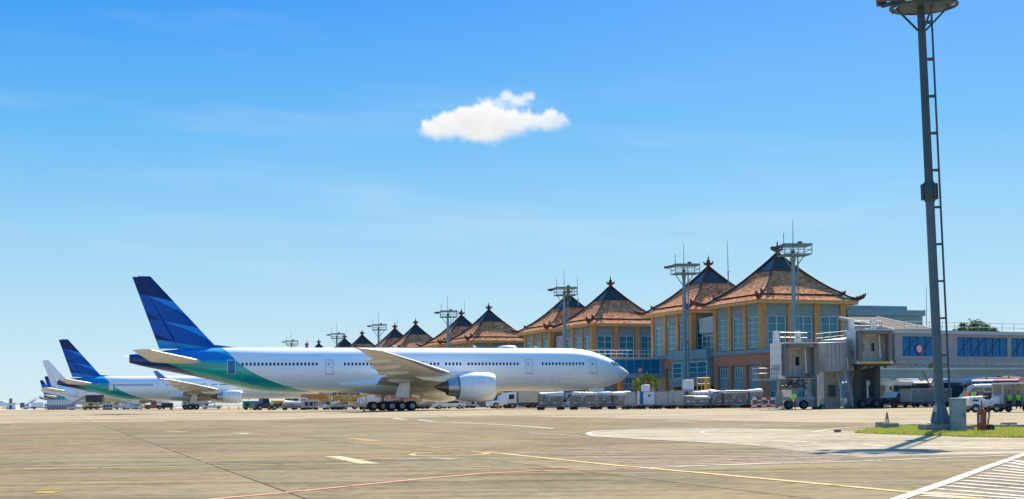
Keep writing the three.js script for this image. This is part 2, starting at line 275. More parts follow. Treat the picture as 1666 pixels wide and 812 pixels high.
mk('white_road_edge_line', [
  ribbon(gc([[1400, 684.6], [1281, 689.4], [1152, 694.3], [1041.5, 698.5], [999, 699.8], [967, 702.4], [957, 704.6], [956.5, 706], [964, 709], [990, 711.4], [1054.5, 714.9], [1119, 718.2], [1200, 722.5], [1300, 728]]), 0.16, 0.0068),
  ribbon(gc([[1400, 687.5], [1281, 692.7], [1184, 698.3], [1152, 700.8], [1142, 702.6], [1142, 704], [1152, 706], [1184, 708.2]]), 0.13, 0.0068),
  ribbon(gc([[1323.5, 703], [1340, 700], [1366, 697], [1400, 694.3], [1500, 688.5], [1660, 681]]), 0.18, 0.0068),
  ribbon(gp([[702, 682], [722, 682]]), 0.35, 0.005), ribbon(gc([[733, 687], [838, 692.5], [900, 697.5]]), 0.25, 0.005), ribbon(gp([[860, 704], [900, 706.5], [944, 709]]), 0.12, 0.005), ribbon(gp([[680, 683], [705, 686], [735, 686.4]]), 0.3, 0.005), ribbon(gp([[640, 680.5], [660, 683]]), 0.4, 0.005),
  ribbon(gp([[1083, 684.6], [1116, 685]]), 0.7, 0.005), ribbon(gp([[1284, 671.8], [1314, 672]]), 0.9, 0.005), ribbon(gp([[1255, 717.6], [1330, 720]]), 0.3, 0.0068), ribbon(gp([[1291, 725.7], [1400, 723], [1440, 726]]), 0.3, 0.0068), ribbon(gp([[1480, 726], [1660, 731]]), 0.25, 0.0068), ribbon(gp([[1170, 745], [1330, 741], [1480, 738.5]]), 0.1, 0.0068),
  ribbon(gp([[384, 705], [406, 705.6]]), 0.5, 0.005)], M.lineWhite);

// the grass island at the foot of the near mast
const islandPx = [[1390, 704.5], [1412, 700], [1432, 697], [1470, 695], [1530, 693.5], [1600, 693], [1740, 693], [1740, 706], [1690, 711], [1630, 712.5], [1560, 710.5], [1500, 709], [1450, 707], [1412, 706]];
const island = gp(islandPx);
M.soil = matte([0.27, 0.235, 0.11], { map: rep(T.concrete2, 5), bumpMap: rep(T.bump, 0.5), bumpScale: 0.03 });
struct('grass_island', sheet(island, 0.006), M.soil);
{
  const blade = () => { const pos = []; for (let k = 0; k < 5; k++) { const a = R() * 6.28, w = 0.008, lx = Math.cos(a) * rr(0.01, 0.05), lz = Math.sin(a) * rr(0.01, 0.05), h = rr(0.05, 0.1), ox = rr(-0.05, 0.05), oz = rr(-0.05, 0.05), b = R() * 6.28; pos.push(ox - Math.cos(b) * w, 0, oz - Math.sin(b) * w, ox + Math.cos(b) * w, 0, oz + Math.sin(b) * w, ox + lx, h, oz + lz); } const g = new THREE.BufferGeometry(); g.setAttribute('position', new THREE.Float32BufferAttribute(pos, 3)); g.computeVertexNormals(); return g; };
  const inside = (x, z) => { let c = false; for (let i = 0, j = island.length - 1; i < island.length; j = i++) { const [xi, zi] = island[i], [xj, zj] = island[j]; if ((zi > z) !== (zj > z) && x < (xj - xi) * (z - zi) / (zj - zi) + xi) c = !c; } return c; };
  const x0 = Math.min(...island.map(p => p[0])), x1 = 20, z0 = Math.min(...island.map(p => p[1])), z1 = Math.max(...island.map(p => p[1]));
  const list = [];
  for (let t = 0; t < 60000 && list.length < 15000; t++) { const x = rr(x0, x1), z = rr(z0, z1); const n = fbm(x * 0.9, z * 0.7, 9, 3); const bare = step(15.0, 17.5, x) * 0.8, edge = fbm(x * 3, z * 1.5, 21, 3); if (inside(x, z) && R() < step(0.3, 0.58, n) * (1 - bare) * step(0.25, 0.5, edge)) list.push([x, z, n]); }
  const im = new THREE.InstancedMesh(blade(), new THREE.MeshPhysicalMaterial({ roughness: 0.9, transmission: 0.35, thickness: 0, specularIntensity: 0.2, side: THREE.DoubleSide }), list.length), o = new THREE.Object3D(), c = new THREE.Color();
  list.forEach(([x, z, n], i) => { o.position.set(x, 0.006, z); o.rotation.y = R() * 6.28; o.scale.setScalar(rr(0.6, 1.25)); o.updateMatrix(); im.setMatrixAt(i, o.matrix); const d = R() * (0.55 + fbm(x * 0.8 + 5, z * 0.6, 47, 2) * 0.9); c.setRGB(...(d < 0.3 ? [0.6, 0.48, 0.17] : d < 0.65 ? [0.46, 0.52, 0.08] : [0.32, 0.42, 0.06])); im.setColorAt(i, c); });
  im.name = 'grass'; im.userData = { label: 'short yellow-green grass round the foot of the near mast', category: 'grass', kind: 'stuff' }; shade(im); scene.add(im);
}
console.log('ground done');
// ================================================================ AIRLINERS  (local x runs aft from the nose, y up, -z is the side towards the camera)
function pchip(tab, col) {
  const n = tab.length, x = tab.map(r => r[0]), y = tab.map(r => r[col]), d = [], m = [];
  for (let i = 0; i + 1 < n; i++) d.push((y[i + 1] - y[i]) / (x[i + 1] - x[i]));
  for (let i = 0; i < n; i++) m.push(i === 0 ? d[0] : i === n - 1 ? d[n - 2] : d[i - 1] * d[i] <= 0 ? 0 : 2 * d[i - 1] * d[i] / (d[i - 1] + d[i]));
  return s => { let i = 0; while (i < n - 2 && s > x[i + 1]) i++; const h = x[i + 1] - x[i], t = clamp((s - x[i]) / h), t2 = t * t, t3 = t2 * t; return y[i] * (2 * t3 - 3 * t2 + 1) + m[i] * h * (t3 - 2 * t2 + t) + y[i + 1] * (3 * t2 - 2 * t3) + m[i + 1] * h * (t3 - t2); };
}
const HULL = [[0, 5.15, 5.15, 0.005], [0.03, 5.29, 5.0, 0.15], [0.12, 5.42, 4.84, 0.3], [0.4, 5.66, 4.55, 0.58], [1.3, 6.29, 4.03, 1.17], [2.1, 6.84, 3.7, 1.57], [3.7, 7.65, 3.24, 2.15], [5.45, 8.28, 2.94, 2.6], [7.2, 8.73, 2.76, 2.9], [9.3, 8.95, 2.69, 3.07], [11.5, 9, 2.66, 3.1], [50, 9, 2.66, 3.1], [54, 9, 2.75, 3.06], [56, 9, 2.95, 2.95], [58, 9, 3.35, 2.78], [60, 8.98, 3.85, 2.5], [63.3, 8.92, 4.7, 2.0], [68.4, 8.6, 5.75, 1.2], [71.5, 8.2, 6.4, 0.6], [73.3, 7.98, 6.88, 0.14]];
const hTop = pchip(HULL, 1), hBot = pchip(HULL, 2), hHalf = pchip(HULL, 3);
function hullPoint(s, y, side, off = 0) {
  const t = hTop(s), b = hBot(s), c = (t + b) / 2, h = (t - b) / 2, w = hHalf(s), q = clamp((y - c) / h, -0.999, 0.999), z = w * Math.sqrt(1 - q * q);
  const ny = q / h, nz = Math.sqrt(1 - q * q) / w, l = Math.hypot(ny, nz); return [s, y + ny / l * off, side * (z + nz / l * off)];
}
function gridGeo(nu, nv, fn, flip) {
  const p = [], idx = []; for (let i = 0; i <= nu; i++) for (let j = 0; j <= nv; j++) p.push(...fn(i / nu, j / nv));
  for (let i = 0; i < nu; i++) for (let j = 0; j < nv; j++) { const a = i * (nv + 1) + j, b = a + nv + 1; flip ? idx.push(a, a + 1, b, b, a + 1, b + 1) : idx.push(a, b, a + 1, b, b + 1, a + 1); }
  const g = new THREE.BufferGeometry(); g.setAttribute('position', new THREE.Float32BufferAttribute(p, 3)); g.setIndex(idx); g.computeVertexNormals(); return g;
}
// corners: top-aft, top-fore, bottom-fore, bottom-aft as [s, y]
const patch = (q, side, off, nu = 2, nv = 4) => gridGeo(nu, nv, (u, v) => { const s = mix(mix(q[0][0], q[1][0], u), mix(q[3][0], q[2][0], u), v), y = mix(mix(q[0][1], q[1][1], u), mix(q[3][1], q[2][1], u), v); return hullPoint(s, y, side, off); }, side > 0);
function framePatch(s0, s1, y0, y1, w, side, off) { return [patch([[s1, y1], [s0, y1], [s0, y1 - w], [s1, y1 - w]], side, off, 3, 1), patch([[s1, y0 + w], [s0, y0 + w], [s0, y0], [s1, y0]], side, off, 3, 1), patch([[s1, y1 - w], [s1 - w, y1 - w], [s1 - w, y0 + w], [s1, y0 + w]], side, off, 1, 6), patch([[s0 + w, y1 - w], [s0, y1 - w], [s0, y0 + w], [s0 + w, y0 + w]], side, off, 1, 6)]; }
function ovalPatch(s, y, a, b, side, off) { const p = []; const N = 12, P = k => { const t = k / N * 6.2832, x = Math.sign(Math.cos(t)) * Math.abs(Math.cos(t)) ** 0.7 * a, v = Math.sign(Math.sin(t)) * Math.abs(Math.sin(t)) ** 0.7 * b; return hullPoint(s + x, y + v, side, off); }; for (let k = 0; k < N; k++) { const tri = [hullPoint(s, y, side, off), P(k), P(k + 1)]; if (side > 0) tri.reverse(); tri.forEach(q => p.push(...q)); } const g = new THREE.BufferGeometry(); g.setAttribute('position', new THREE.Float32BufferAttribute(p, 3)); g.computeVertexNormals(); return g; }
function airfoil(t, a, b, n = 12) {
  const th = x => 5 * t * (0.2969 * Math.sqrt(x) - 0.126 * x - 0.3516 * x * x + 0.2843 * x ** 3 - 0.1036 * x ** 4), cb = x => 0.06 * t * 4 * x * (1 - x), out = [];
  for (let i = 0; i <= n; i++) { const x = mix(b, a, a === 0 ? 1 - (1 - Math.cos(Math.PI * i / n)) / 2 * 1 : i / n); const X = a === 0 ? a + (b - a) * (1 - Math.cos(Math.PI * (1 - i / n))) / 2 : x; out.push([X, cb(X) + th(X)]); }
  for (let i = 1; i <= n; i++) { const X = a === 0 ? a + (b - a) * (1 - Math.cos(Math.PI * i / n)) / 2 : mix(a, b, i / n); out.push([X, cb(X) - th(X)]); }
  return out;
}
// sections: {p:[s,y,span], c, t, tw}; place(x along chord, thickness) -> local point
function foilLoft(secs, side, a, b, vertical, grow = 1) {
  const rings = secs.map(q => airfoil(q.t, a, b).map(([x, h]) => { const cs = Math.cos(q.tw || 0), sn = Math.sin(q.tw || 0), X = x * q.c, Hh = h * q.c * grow; const dx = X * cs + Hh * sn, dy = -X * sn + Hh * cs; return vertical ? [q.p[0] + X, q.p[1], Hh * side] : [q.p[0] + dx, q.p[1] + dy, q.p[2] * side]; }));
  const pos = [], tri = (A, B, C) => pos.push(...A, ...(side * (vertical ? -1 : 1) > 0 ? B : C), ...(side * (vertical ? -1 : 1) > 0 ? C : B)), N = rings[0].length;
  for (let i = 0; i + 1 < rings.length; i++) for (let j = 0; j < N; j++) { const k = (j + 1) % N; tri(rings[i][j], rings[i + 1][j], rings[i][k]); tri(rings[i][k], rings[i + 1][j], rings[i + 1][k]); }
  for (const [ri, f] of [[rings[0], 1], [rings[rings.length - 1], -1]]) { const m = Math.floor(N / 2); for (let j = 0; j + 1 < m; j++) { const A = ri[j], B = ri[j + 1], C = ri[N - 1 - j], D = ri[(N - j) % N]; if (f > 0) { tri(A, B, C); tri(A, C, D); } else { tri(A, C, B); tri(A, D, C); } } }
  const g = new THREE.BufferGeometry(); g.setAttribute('position', new THREE.Float32BufferAttribute(pos, 3)); return toCreasedNormals(g, 0.7);
}
function paintCanvas(w, h, s0, s1, y0, y1, draw) {
  const cv = document.createElement('canvas'); cv.width = w; cv.height = h; const x = cv.getContext('2d');
  const poly = (pts, col) => { x.fillStyle = col; x.beginPath(); pts.forEach(([s, y], i) => { const X = (s - s0) / (s1 - s0) * w, Y = (y1 - y) / (y1 - y0) * h; i ? x.lineTo(X, Y) : x.moveTo(X, Y); }); x.closePath(); x.fill(); };
  const line = (pts, col, lw) => { x.strokeStyle = col; x.lineWidth = lw; x.beginPath(); pts.forEach(([s, y], i) => { const X = (s - s0) / (s1 - s0) * w, Y = (y1 - y) / (y1 - y0) * h; i ? x.lineTo(X, Y) : x.moveTo(X, Y); }); x.stroke(); };
  draw(poly, line, x, w, h); const t = new THREE.CanvasTexture(cv); t.colorSpace = THREE.SRGBColorSpace; t.anisotropy = 8; return t;
}
const hullArea = [0, 74, 2, 10.5], finArea = [59, 75, 7.5, 19.5];
function hullTexture(livery) {
  return paintCanvas(2048, 512, ...hullArea, (poly, line, x, w, h) => {
    poly([[0, 2], [74, 2], [74, 10.5], [0, 10.5]], 'rgb(247,246,243)');
    for (let s = 4; s < 72; s += 2.75) line([[s, 2], [s, 10.5]], 'rgba(110,115,120,0.10)', 1);
    for (const y of [3.6, 5.0, 7.7, 8.6]) line([[6, y], [58, y]], 'rgba(110,115,120,0.10)', 1);
    const r = rng(5); for (let i = 0; i < 260; i++) { const s = r() * 60 + 3, y = 2.6 + r() * 3; line([[s, y], [s + 0.1 + r() * 0.9, y - 0.02 + r() * 0.02]], `rgba(120,108,92,${0.04 + r() * 0.09})`, 1 + r() * 2); }
    if (!livery) return;
    const edge = [[61.7, 10.5], [61.3, 9.25], [60.5, 8.43], [59.8, 7.6], [59.12, 6.83], [58.16, 6.09], [57.4, 5.6], [56.45, 5.07], [55.3, 4.56], [54.14, 4.11], [52.5, 3.58], [50.88, 3.14], [47.5, 2.5], [45, 2]];
    poly([...edge, [74, 2], [74, 10.5]], 'rgb(0,166,160)');
    poly([[58.16, 6.09], [57.0, 5.35], [60, 5.75], [64, 5.9], [60, 6.3]], 'rgb(10,190,182)');
    poly([[55.3, 4.56], [54, 4.05], [57, 4.1], [61, 4.6], [58, 4.75]], 'rgb(0,146,150)');
    poly([[61.7, 10.5], [61.3, 9.25], [60.5, 8.43], [59.8, 7.6], [59.12, 6.83], [58.5, 6.3], [60.4, 6.78], [62.5, 6.98], [64.6, 6.98], [67.25, 6.8], [69.3, 7.05], [74, 7.7], [74, 10.5]], 'rgb(0,122,202)');
    poly([[64.5, 8.3], [61.9, 9.05], [61.0, 8.98], [60.5, 8.43], [59.6, 7.4], [60.4, 7.75], [62, 8.35]], 'rgb(30,172,218)');
    poly([[59.4, 7.15], [58.7, 6.4], [61, 6.9], [64, 7.05], [61.5, 7.25]], 'rgb(0,156,205)');
    poly([[74, 8.4], [72.3, 7.92], [69, 6.98], [66.5, 6.0], [64.54, 5.2], [62, 4.55], [59.5, 3.9], [61.5, 3.4], [66, 4.4], [74, 6.4]], 'rgb(8,48,116)');
    poly([[66.2, 5.85], [64.54, 5.2], [62, 4.55], [59.5, 3.9], [61.5, 3.4], [65, 4.3]], 'rgb(70,50,98)');
  });
}
const finTexture = livery => paintCanvas(1024, 768, ...finArea, poly => {
  poly([[59, 7], [75, 7], [75, 20], [59, 20]], livery ? 'rgb(0,84,168)' : 'rgb(236,237,238)'); if (!livery) return;
  poly([[75, 20], [69, 20], [66.5, 14.95], [68.88, 15.55], [71.9, 16.22], [75, 16.9]], 'rgb(6,46,104)');
  poly([[70.9, 16.0], [66.93, 15.1], [65, 13.0], [67.84, 14.5]], 'rgb(36,136,224)');
  poly([[67, 14.2], [65.6, 13.35], [62, 10.6], [66, 12.0], [70.9, 13.1]], 'rgb(0,78,158)');
  poly([[71.2, 13.75], [69.2, 12.7], [70.6, 12.8]], 'rgb(6,46,104)');
  poly([[68.9, 12.53], [63.9, 11.6], [61.8, 9.6], [65.75, 11.45]], 'rgb(34,140,224)');
  poly([[70, 10.85], [67.5, 9.85], [69.9, 10.08]], 'rgb(10,40,92)');
  poly([[70, 10.08], [67, 9.62], [63.1, 8.98], [61, 8.7], [62, 8.2], [65.5, 8.38], [70, 8.6]], 'rgb(14,148,196)');
  poly([[70, 9.3], [66.5, 9.15], [64, 8.6], [66, 8.35], [70, 8.5], [70, 7], [59, 7], [60, 8.4], [64, 8.55]], 'rgb(0,116,204)');
});
const skin = map => new THREE.MeshPhysicalMaterial({ map, roughness: 0.34, clearcoat: 0.55, clearcoatRoughness: 0.12 });
M.hullA = skin(hullTexture(true)); M.finA = skin(finTexture(true)); M.finA.clearcoat = 0.12; M.finA.specularIntensity = 0.45; M.finA.roughness = 0.45; M.hullB = skin(hullTexture(false)); M.finB = skin(finTexture(false));
M.plain = new THREE.MeshPhysicalMaterial({ roughness: 0.36, clearcoat: 0.45, clearcoatRoughness: 0.15, map: rep(T.grime, 9) }); M.plain.color.setRGB(0.93, 0.925, 0.9);
M.wing = std([0.74, 0.71, 0.65], 0.42, { map: rep(T.grime, 5) });
M.polish = std([0.72, 0.72, 0.72], 0.28, { metalness: 0.85 });
M.hot = std([0.2, 0.15, 0.12], 0.4, { metalness: 0.8 });
M.core = std([0.5, 0.5, 0.51], 0.32, { metalness: 0.75, map: rep(T.grime, 3) });
M.winglet = skin(null); M.winglet.color.setRGB(0.02, 0.14, 0.42);
M.pane = new THREE.MeshPhysicalMaterial({ roughness: 0.15, clearcoat: 1 }); M.pane.color.setRGB(0.012, 0.025, 0.06);
M.cockpit = new THREE.MeshPhysicalMaterial({ roughness: 0.1, clearcoat: 1 }); M.cockpit.color.setRGB(0.03, 0.2, 0.26);
M.seam = std([0.2, 0.21, 0.23], 0.6); M.seamPale = std([0.62, 0.63, 0.64], 0.5);
function planarUV(g, [s0, s1, y0, y1]) { const p = g.attributes.position, uv = new Float32Array(p.count * 2); for (let i = 0; i < p.count; i++) { uv[2 * i] = (p.getX(i) - s0) / (s1 - s0); uv[2 * i + 1] = (p.getY(i) - y0) / (y1 - y0); } g.setAttribute('uv', new THREE.BufferAttribute(uv, 2)); g.userData.ownUV = true; return g; }

function airliner(name, label, o) {
  const [sx, sy, sz] = o.scale, t = thing(name, label, 'airliner', o.pos, 199 * RAD, o.group);
  const P = (n, g, m, parent = t, lab) => { let j; if (Array.isArray(g)) { j = join(g); j = j === g[0] ? j.clone() : j; } else { j = g; if (!g.userData.ownUV) meters(j); } j.userData.ownUV = true; j.scale(sx, sy, sz); return part(n, j, m, parent, lab); };
  const lite = o.lite, hull = o.livery ? M.hullA : M.hullB, finM = o.livery ? M.finA : M.finB;
  // fuselage
  const st = []; for (const s of [0, 0.03, 0.07, 0.12, 0.2, 0.3, 0.4, 0.6, 0.8, 1.05, 1.3, 1.7, 2.1, 2.6, 3.1, 3.7, 4.5, 5.45, 6.3, 7.2, 8.2, 9.3, 10.4, 11.5]) st.push(s);
  for (let s = 14; s <= 49; s += 3.5) st.push(s); for (let s = 50; s <= 73; s += 1.15) st.push(s); st.push(73.3);
  const N = lite ? 28 : 56, pos = [], idx = [];
  st.forEach(s => { const a = hTop(s), b = hBot(s), w = hHalf(s); for (let k = 0; k <= N; k++) { const f = -Math.PI / 2 + k / N * 2 * Math.PI; pos.push(s, (a + b) / 2 + (a - b) / 2 * Math.sin(f), w * Math.cos(f)); } });
  for (let i = 0; i + 1 < st.length; i++) for (let k = 0; k < N; k++) { const a = i * (N + 1) + k, b = a + N + 1; idx.push(a, b, a + 1, b, b + 1, a + 1); }
  const e = (st.length - 1) * (N + 1); for (let k = 1; k + 1 < N; k++) idx.push(e, e + k + 1, e + k);
  const fg = new THREE.BufferGeometry(); fg.setAttribute('position', new THREE.Float32BufferAttribute(pos, 3)); fg.setIndex(idx); fg.computeVertexNormals();
  { const nn = fg.attributes.normal; for (let i = 0; i < st.length; i++) { const a = i * (N + 1), b = a + N, v = V(nn.getX(a) + nn.getX(b), nn.getY(a) + nn.getY(b), nn.getZ(a) + nn.getZ(b)).normalize(); nn.setXYZ(a, v.x, v.y, v.z); nn.setXYZ(b, v.x, v.y, v.z); } }
  { const nn = fg.attributes.normal; if (nn.getY((N + 1) * 30 + N / 2) < 0) { const ii = fg.index.array; for (let i = 0; i < ii.length; i += 3) { const q = ii[i + 1]; ii[i + 1] = ii[i + 2]; ii[i + 2] = q; } for (let i = 0; i < nn.count; i++) nn.setXYZ(i, -nn.getX(i), -nn.getY(i), -nn.getZ(i)); } }
  const body = P('fuselage', planarUV(fg, hullArea), hull, t, o.livery ? 'white fuselage sweeping to teal and blue paint at the tail' : undefined);
  // belly fairing
  P('wing_fairing', gridGeo(28, 20, (u, v) => { const s = mix(23.5, 47.5, u), k = Math.pow(Math.sin(Math.PI * clamp(u, 0.004, 0.996)), 0.55), f = -Math.PI * 0.5 + v * 2 * Math.PI; return [s, 3.85 + (f > 0 && f < Math.PI ? 1.15 : 1.62) * k * Math.sin(f), 3.34 * Math.pow(k, 0.45) * Math.cos(f)]; }), M.plain);
  // doors, windows, cockpit
  const doors = o.doors || [6.83, 17.1, 33, 46.6, 60];
  for (const side of [-1, 1]) {
    doors.forEach((s, i) => {
      const w = i === 2 ? 0.42 : 0.55, y0 = i === 2 ? 5.4 : 5.22, y1 = i === 2 ? 6.95 : 7.2;
      const dr = P('cabin_door', patch([[s + w - 0.03, y1 - 0.03], [s - w + 0.03, y1 - 0.03], [s - w + 0.03, y0 + 0.03], [s + w - 0.03, y0 + 0.03]], side, 0.012, 2, 8), i === 4 && o.livery ? (M.doorBlue ||= std([0.0, 0.2, 0.42], 0.4)) : M.plain, t);
      P('door_outline', framePatch(s - w - 0.02, s + w + 0.02, y0 - 0.02, y1 + 0.02, i === 4 ? 0.1 : 0.045, side, 0.016), i === 4 ? M.seamPale : M.seam, dr);
      if (!lite) { P('door_window', ovalPatch(s + 0.18, y0 + 1.35, 0.08, 0.17, side, 0.02), M.pane, dr); P('door_handle', ovalPatch(s - 0.2, y0 + 0.9, 0.12, 0.05, side, 0.02), M.seam, dr); if (i !== 2) P('door_sill', patch([[s + w, y0 + 0.02], [s - w, y0 + 0.02], [s - w, y0 - 0.07], [s + w, y0 - 0.07]], side, 0.03, 2, 1), M.seam, dr); }
    });
    const runs = lite ? [] : [[8.6, 15.2], [18.9, 26.6], [27.6, 29.8], [30.9, 32], [34.3, 44.8], [48.4, 58.6]];
    for (const [a, b] of runs) for (let s = a; s <= b; s += 0.533) P('cabin_window', ovalPatch(s, 6.6, 0.15, 0.225, side, 0.014), M.pane);
    if (lite) P('window_row', patch([[57, 6.68], [9, 6.68], [9, 6.5], [57, 6.5]], side, 0.014, 24, 1), M.pane);
    const cw = [[[3.0, 7.02], [2.12, 6.78], [1.98, 6.32], [2.78, 6.36]], [[2.06, 6.76], [1.5, 6.36], [1.4, 5.96 + 0.12], [1.92, 6.3]], [[3.55, 6.98], [3.08, 6.98], [2.86, 6.4], [3.3, 6.44]]];
    for (const q of cw) P('cockpit_window', patch(q, side, 0.015, 3, 3), M.cockpit);
    P('windscreen', gridGeo(4, 4, (u, v) => { const s = mix(1.42, 2.04, v), f = mix(0.08, 0.92, u), a = hTop(s), b = hBot(s), c = (a + b) / 2, h = (a - b) / 2, yv = mix(mix(6.02, 6.74, v), hTop(s) - 0.02, f); const q = clamp((yv - c) / h, -1, 1); return [s - 0.012, yv + 0.008, side * hHalf(s) * Math.sqrt(1 - q * q)]; }, side > 0), M.cockpit);
    if (!lite) {
      P('cargo_door', framePatch(50.2, 53, 3.6, 5.1, 0.03, side, 0.01), M.seamPale);
      P('cargo_door', framePatch(10.5, 13.4, 3.5, 5.2, 0.03, side, 0.01), M.seamPale);
      for (const [s, y] of [[15.9, 4.1], [15.4, 4.1], [13.6, 4.5], [11, 4.9], [2.5, 5.3], [2.2, 4.9], [2.0, 4.75]]) P('port', ovalPatch(s, y, 0.06, 0.06, side, 0.012), M.seam);
    }
  }
  // wings
  const W = [{ p: [25.6, 4.0, 2.4], c: 14.4, t: 0.13, tw: 0.03 }, { p: [31, 5.1, 9.6], c: 9, t: 0.115, tw: 0.02 }, { p: [38.6, 6.4, 20], c: 5.4, t: 0.1, tw: 0 }, { p: [45.6, 7.45, 29.5], c: 2.7, t: 0.09, tw: -0.02 }, { p: [49.2, 7.68, 32.4], c: 0.5, t: 0.08, tw: -0.02 }];
  const wingAt = z => { for (let i = 0; i + 1 < W.length; i++) if (z <= W[i + 1].p[2]) { const f = (z - W[i].p[2]) / (W[i + 1].p[2] - W[i].p[2]); return { le: mix(W[i].p[0], W[i + 1].p[0], f), y: mix(W[i].p[1], W[i + 1].p[1], f), c: mix(W[i].c, W[i + 1].c, f) }; } };
  for (const side of [-1, 1]) {
    const wg = P('wing', foilLoft(W, side, 0, 1), M.wing);
    P('leading_edge', foilLoft(W.slice(1), side, 0, 0.07, false, 1.03), M.polish, wg);
    if (!lite) {
      for (const [z0, z1] of [[3.4, 9.2], [11, 21.5]]) { const A = wingAt(z0), B = wingAt(z1); const f = [[A, z0], [B, z1]].map(([q, z]) => ({ p: [q.le + q.c * 0.86, q.y - q.c * 0.012 - 0.08, z], c: Math.min(2.0, q.c * 0.24), t: 0.12, tw: 0.12 })); P('flap', foilLoft(f, side, 0, 1), M.wing, wg); }
      for (const [z, L, h] of [[7.2, 4.4, 0.5], [13.5, 4.6, 0.46], [18, 4.2, 0.4], [22.5, 3.4, 0.32]]) { const q = wingAt(z); P('flap_fairing', new THREE.SphereGeometry(1, 14, 10).scale(L / 2, h, h * 0.72).rotateZ(-0.05).translate(q.le + q.c * 0.62 + L * 0.3, q.y - h * 0.75, side * z), M.wing, wg); }
    }
    if (o.winglet) P('winglet', extr([[46.2, 7.4], [48.9, 7.4], [50.3, 9.6], [49.3, 9.65]], 0.12).translate(0, 0, side * 29.6 - 0.06), o.livery ? M.winglet : M.plain, wg);
    // engine
    const er = o.engine, ez = side * 9.6, ey = 3.2 + (1 - er) * 0.9, ex = 24.8, ax = g => g.rotateZ(-Math.PI / 2).scale(1, er, er).translate(ex, ey, ez), en = lite ? 20 : 44;
    const nac = P('engine_cowl', ax(lathe([[1.55, 1.5], [1.6, 0.9], [1.64, 0.42], [1.68, 0.2], [1.86, 0.2], [1.93, 0.45], [2.02, 1.2], [2.06, 2.2], [2.0, 3.4], [1.87, 4.4], [1.72, 5.25], [1.7, 5.3], [1.64, 5.28], [1.6, 4.2]], en)), M.plain, t);
    P('inlet_lip', ax(lathe([[1.68, 0.2], [1.69, 0.08], [1.74, 0], [1.8, 0.04], [1.86, 0.2]], en)), M.polish, nac);
    P('fan', ax(lathe([[0.02, 0.55], [0.25, 0.85], [0.42, 1.3], [1.56, 1.35]], en)), M.dark, nac);
    P('core_nozzle', ax(lathe([[1.35, 4.3], [1.36, 5.2], [1.28, 5.9], [1.12, 6.8], [1.06, 6.8], [1.05, 6.0]], en)), M.core, nac);
    P('exhaust_cone', ax(lathe([[0.98, 6.0], [0.9, 6.6], [0.7, 7.2], [0.3, 8.2], [0.02, 8.7]], en)), M.hot, nac);
    P('pylon', extr([[26.5, ey + 1.7 * er], [28.4, ey + 2.3 * er], [31.2, 5.35], [36.4, 4.75], [35, 4.2], [32.4, ey + 0.75], [29, ey + 1.2]], 0.44).translate(0, 0, ez - 0.22), M.plain, nac);
    // tailplane
    P('tailplane', foilLoft([{ p: [63.2, 6.95, 0.9], c: 7.3, t: 0.11 }, { p: [71.2, 8.2, 10.75], c: 2.4, t: 0.09 }], side, 0, 1), M.wing);
    // main gear
    const gs = o.gearAt || 37.1, gz = side * 5.49, r = o.wheel, gear = P('main_gear_strut', [bar([gs, 0.9, gz], [gs - 0.1, 4.6, gz], 0.2, 12), bar([gs, 1.2, gz], [gs - 0.1, 2.6, gz], 0.26, 12), bar([gs - 1.9, 3.9, gz * 0.9], [gs - 0.05, 1.9, gz], 0.09, 8), bar([gs, 2.2, gz], [gs, 4.0, gz * 0.62], 0.09, 8), beam([gs - o.axles[0] * -1, r / sy, gz], [gs + o.axles[0] * -1 + 0.001, r / sy, gz], 0.26, 0.3), ...o.axles.map(a => bar([gs + a, r / sy, gz - 0.7], [gs + a, r / sy, gz + 0.7], 0.09, 8))], M.steel);
    for (const a of o.axles) for (const dz of [-0.7, 0.7]) wheel(gear, r, r * 0.75, (gs + a) * sx, r, (gz + dz) * sz);
    P('gear_door', extr([[gs - 1.25, 4.35], [gs + 0.15, 4.35], [gs + 1.0, 2.0], [gs - 0.95, 1.75]], 0.06).translate(0, 0, side * 6.25 - 0.03), M.plain);
  }
  // nose gear
  const ng = P('nose_gear_strut', [bar([5.9, 0.55, 0], [5.7, 3.2, 0], 0.14, 10), bar([5.9, 0.53, -0.5], [5.9, 0.53, 0.5], 0.07, 8), bar([4.4, 3, 0], [5.8, 1.5, 0], 0.07, 8)], M.steel);
  for (const z of [-0.42, 0.42]) wheel(ng, 0.53 * (r0 => r0)(o.wheel / 0.67), 0.34, 5.9 * sx, 0.53 * o.wheel / 0.67, z * sz);
  for (const z of [-0.75, 0.75]) P('nose_gear_door', extr([[4.3, 3.05], [6.9, 2.95], [6.8, 2.05], [4.5, 2.15]], 0.04).rotateX(0).translate(0, 0, z), M.plain);
  // fin, rudder
  const F = [{ p: [60.9, 8.3, 0], c: 8.7, t: 0.1 }, { p: [61.7, 9.1, 0], c: 7.5, t: 0.1 }, { p: [70.4, 18.6, 0], c: 2.5, t: 0.09 }];
  P('tail_fin', planarUV(foilLoft(F, 1, 0, 0.68, true), finArea), finM, t, o.livery ? 'blue tail fin with paler blue feather streaks' : undefined);
  P('rudder', planarUV(foilLoft([{ p: [61.35, 8.78, 0], c: 8.0, t: 0.1 }, { ...F[2], p: [70.3, 18.5, 0] }], 1, 0.66, 1, true, 0.98), finArea), finM);
  P('dorsal_fillet', planarUV(extr([[58.6, 8.95], [61.9, 9.35], [62.4, 8.9]], 0.16).translate(0, 0, -0.08), finArea), finM);
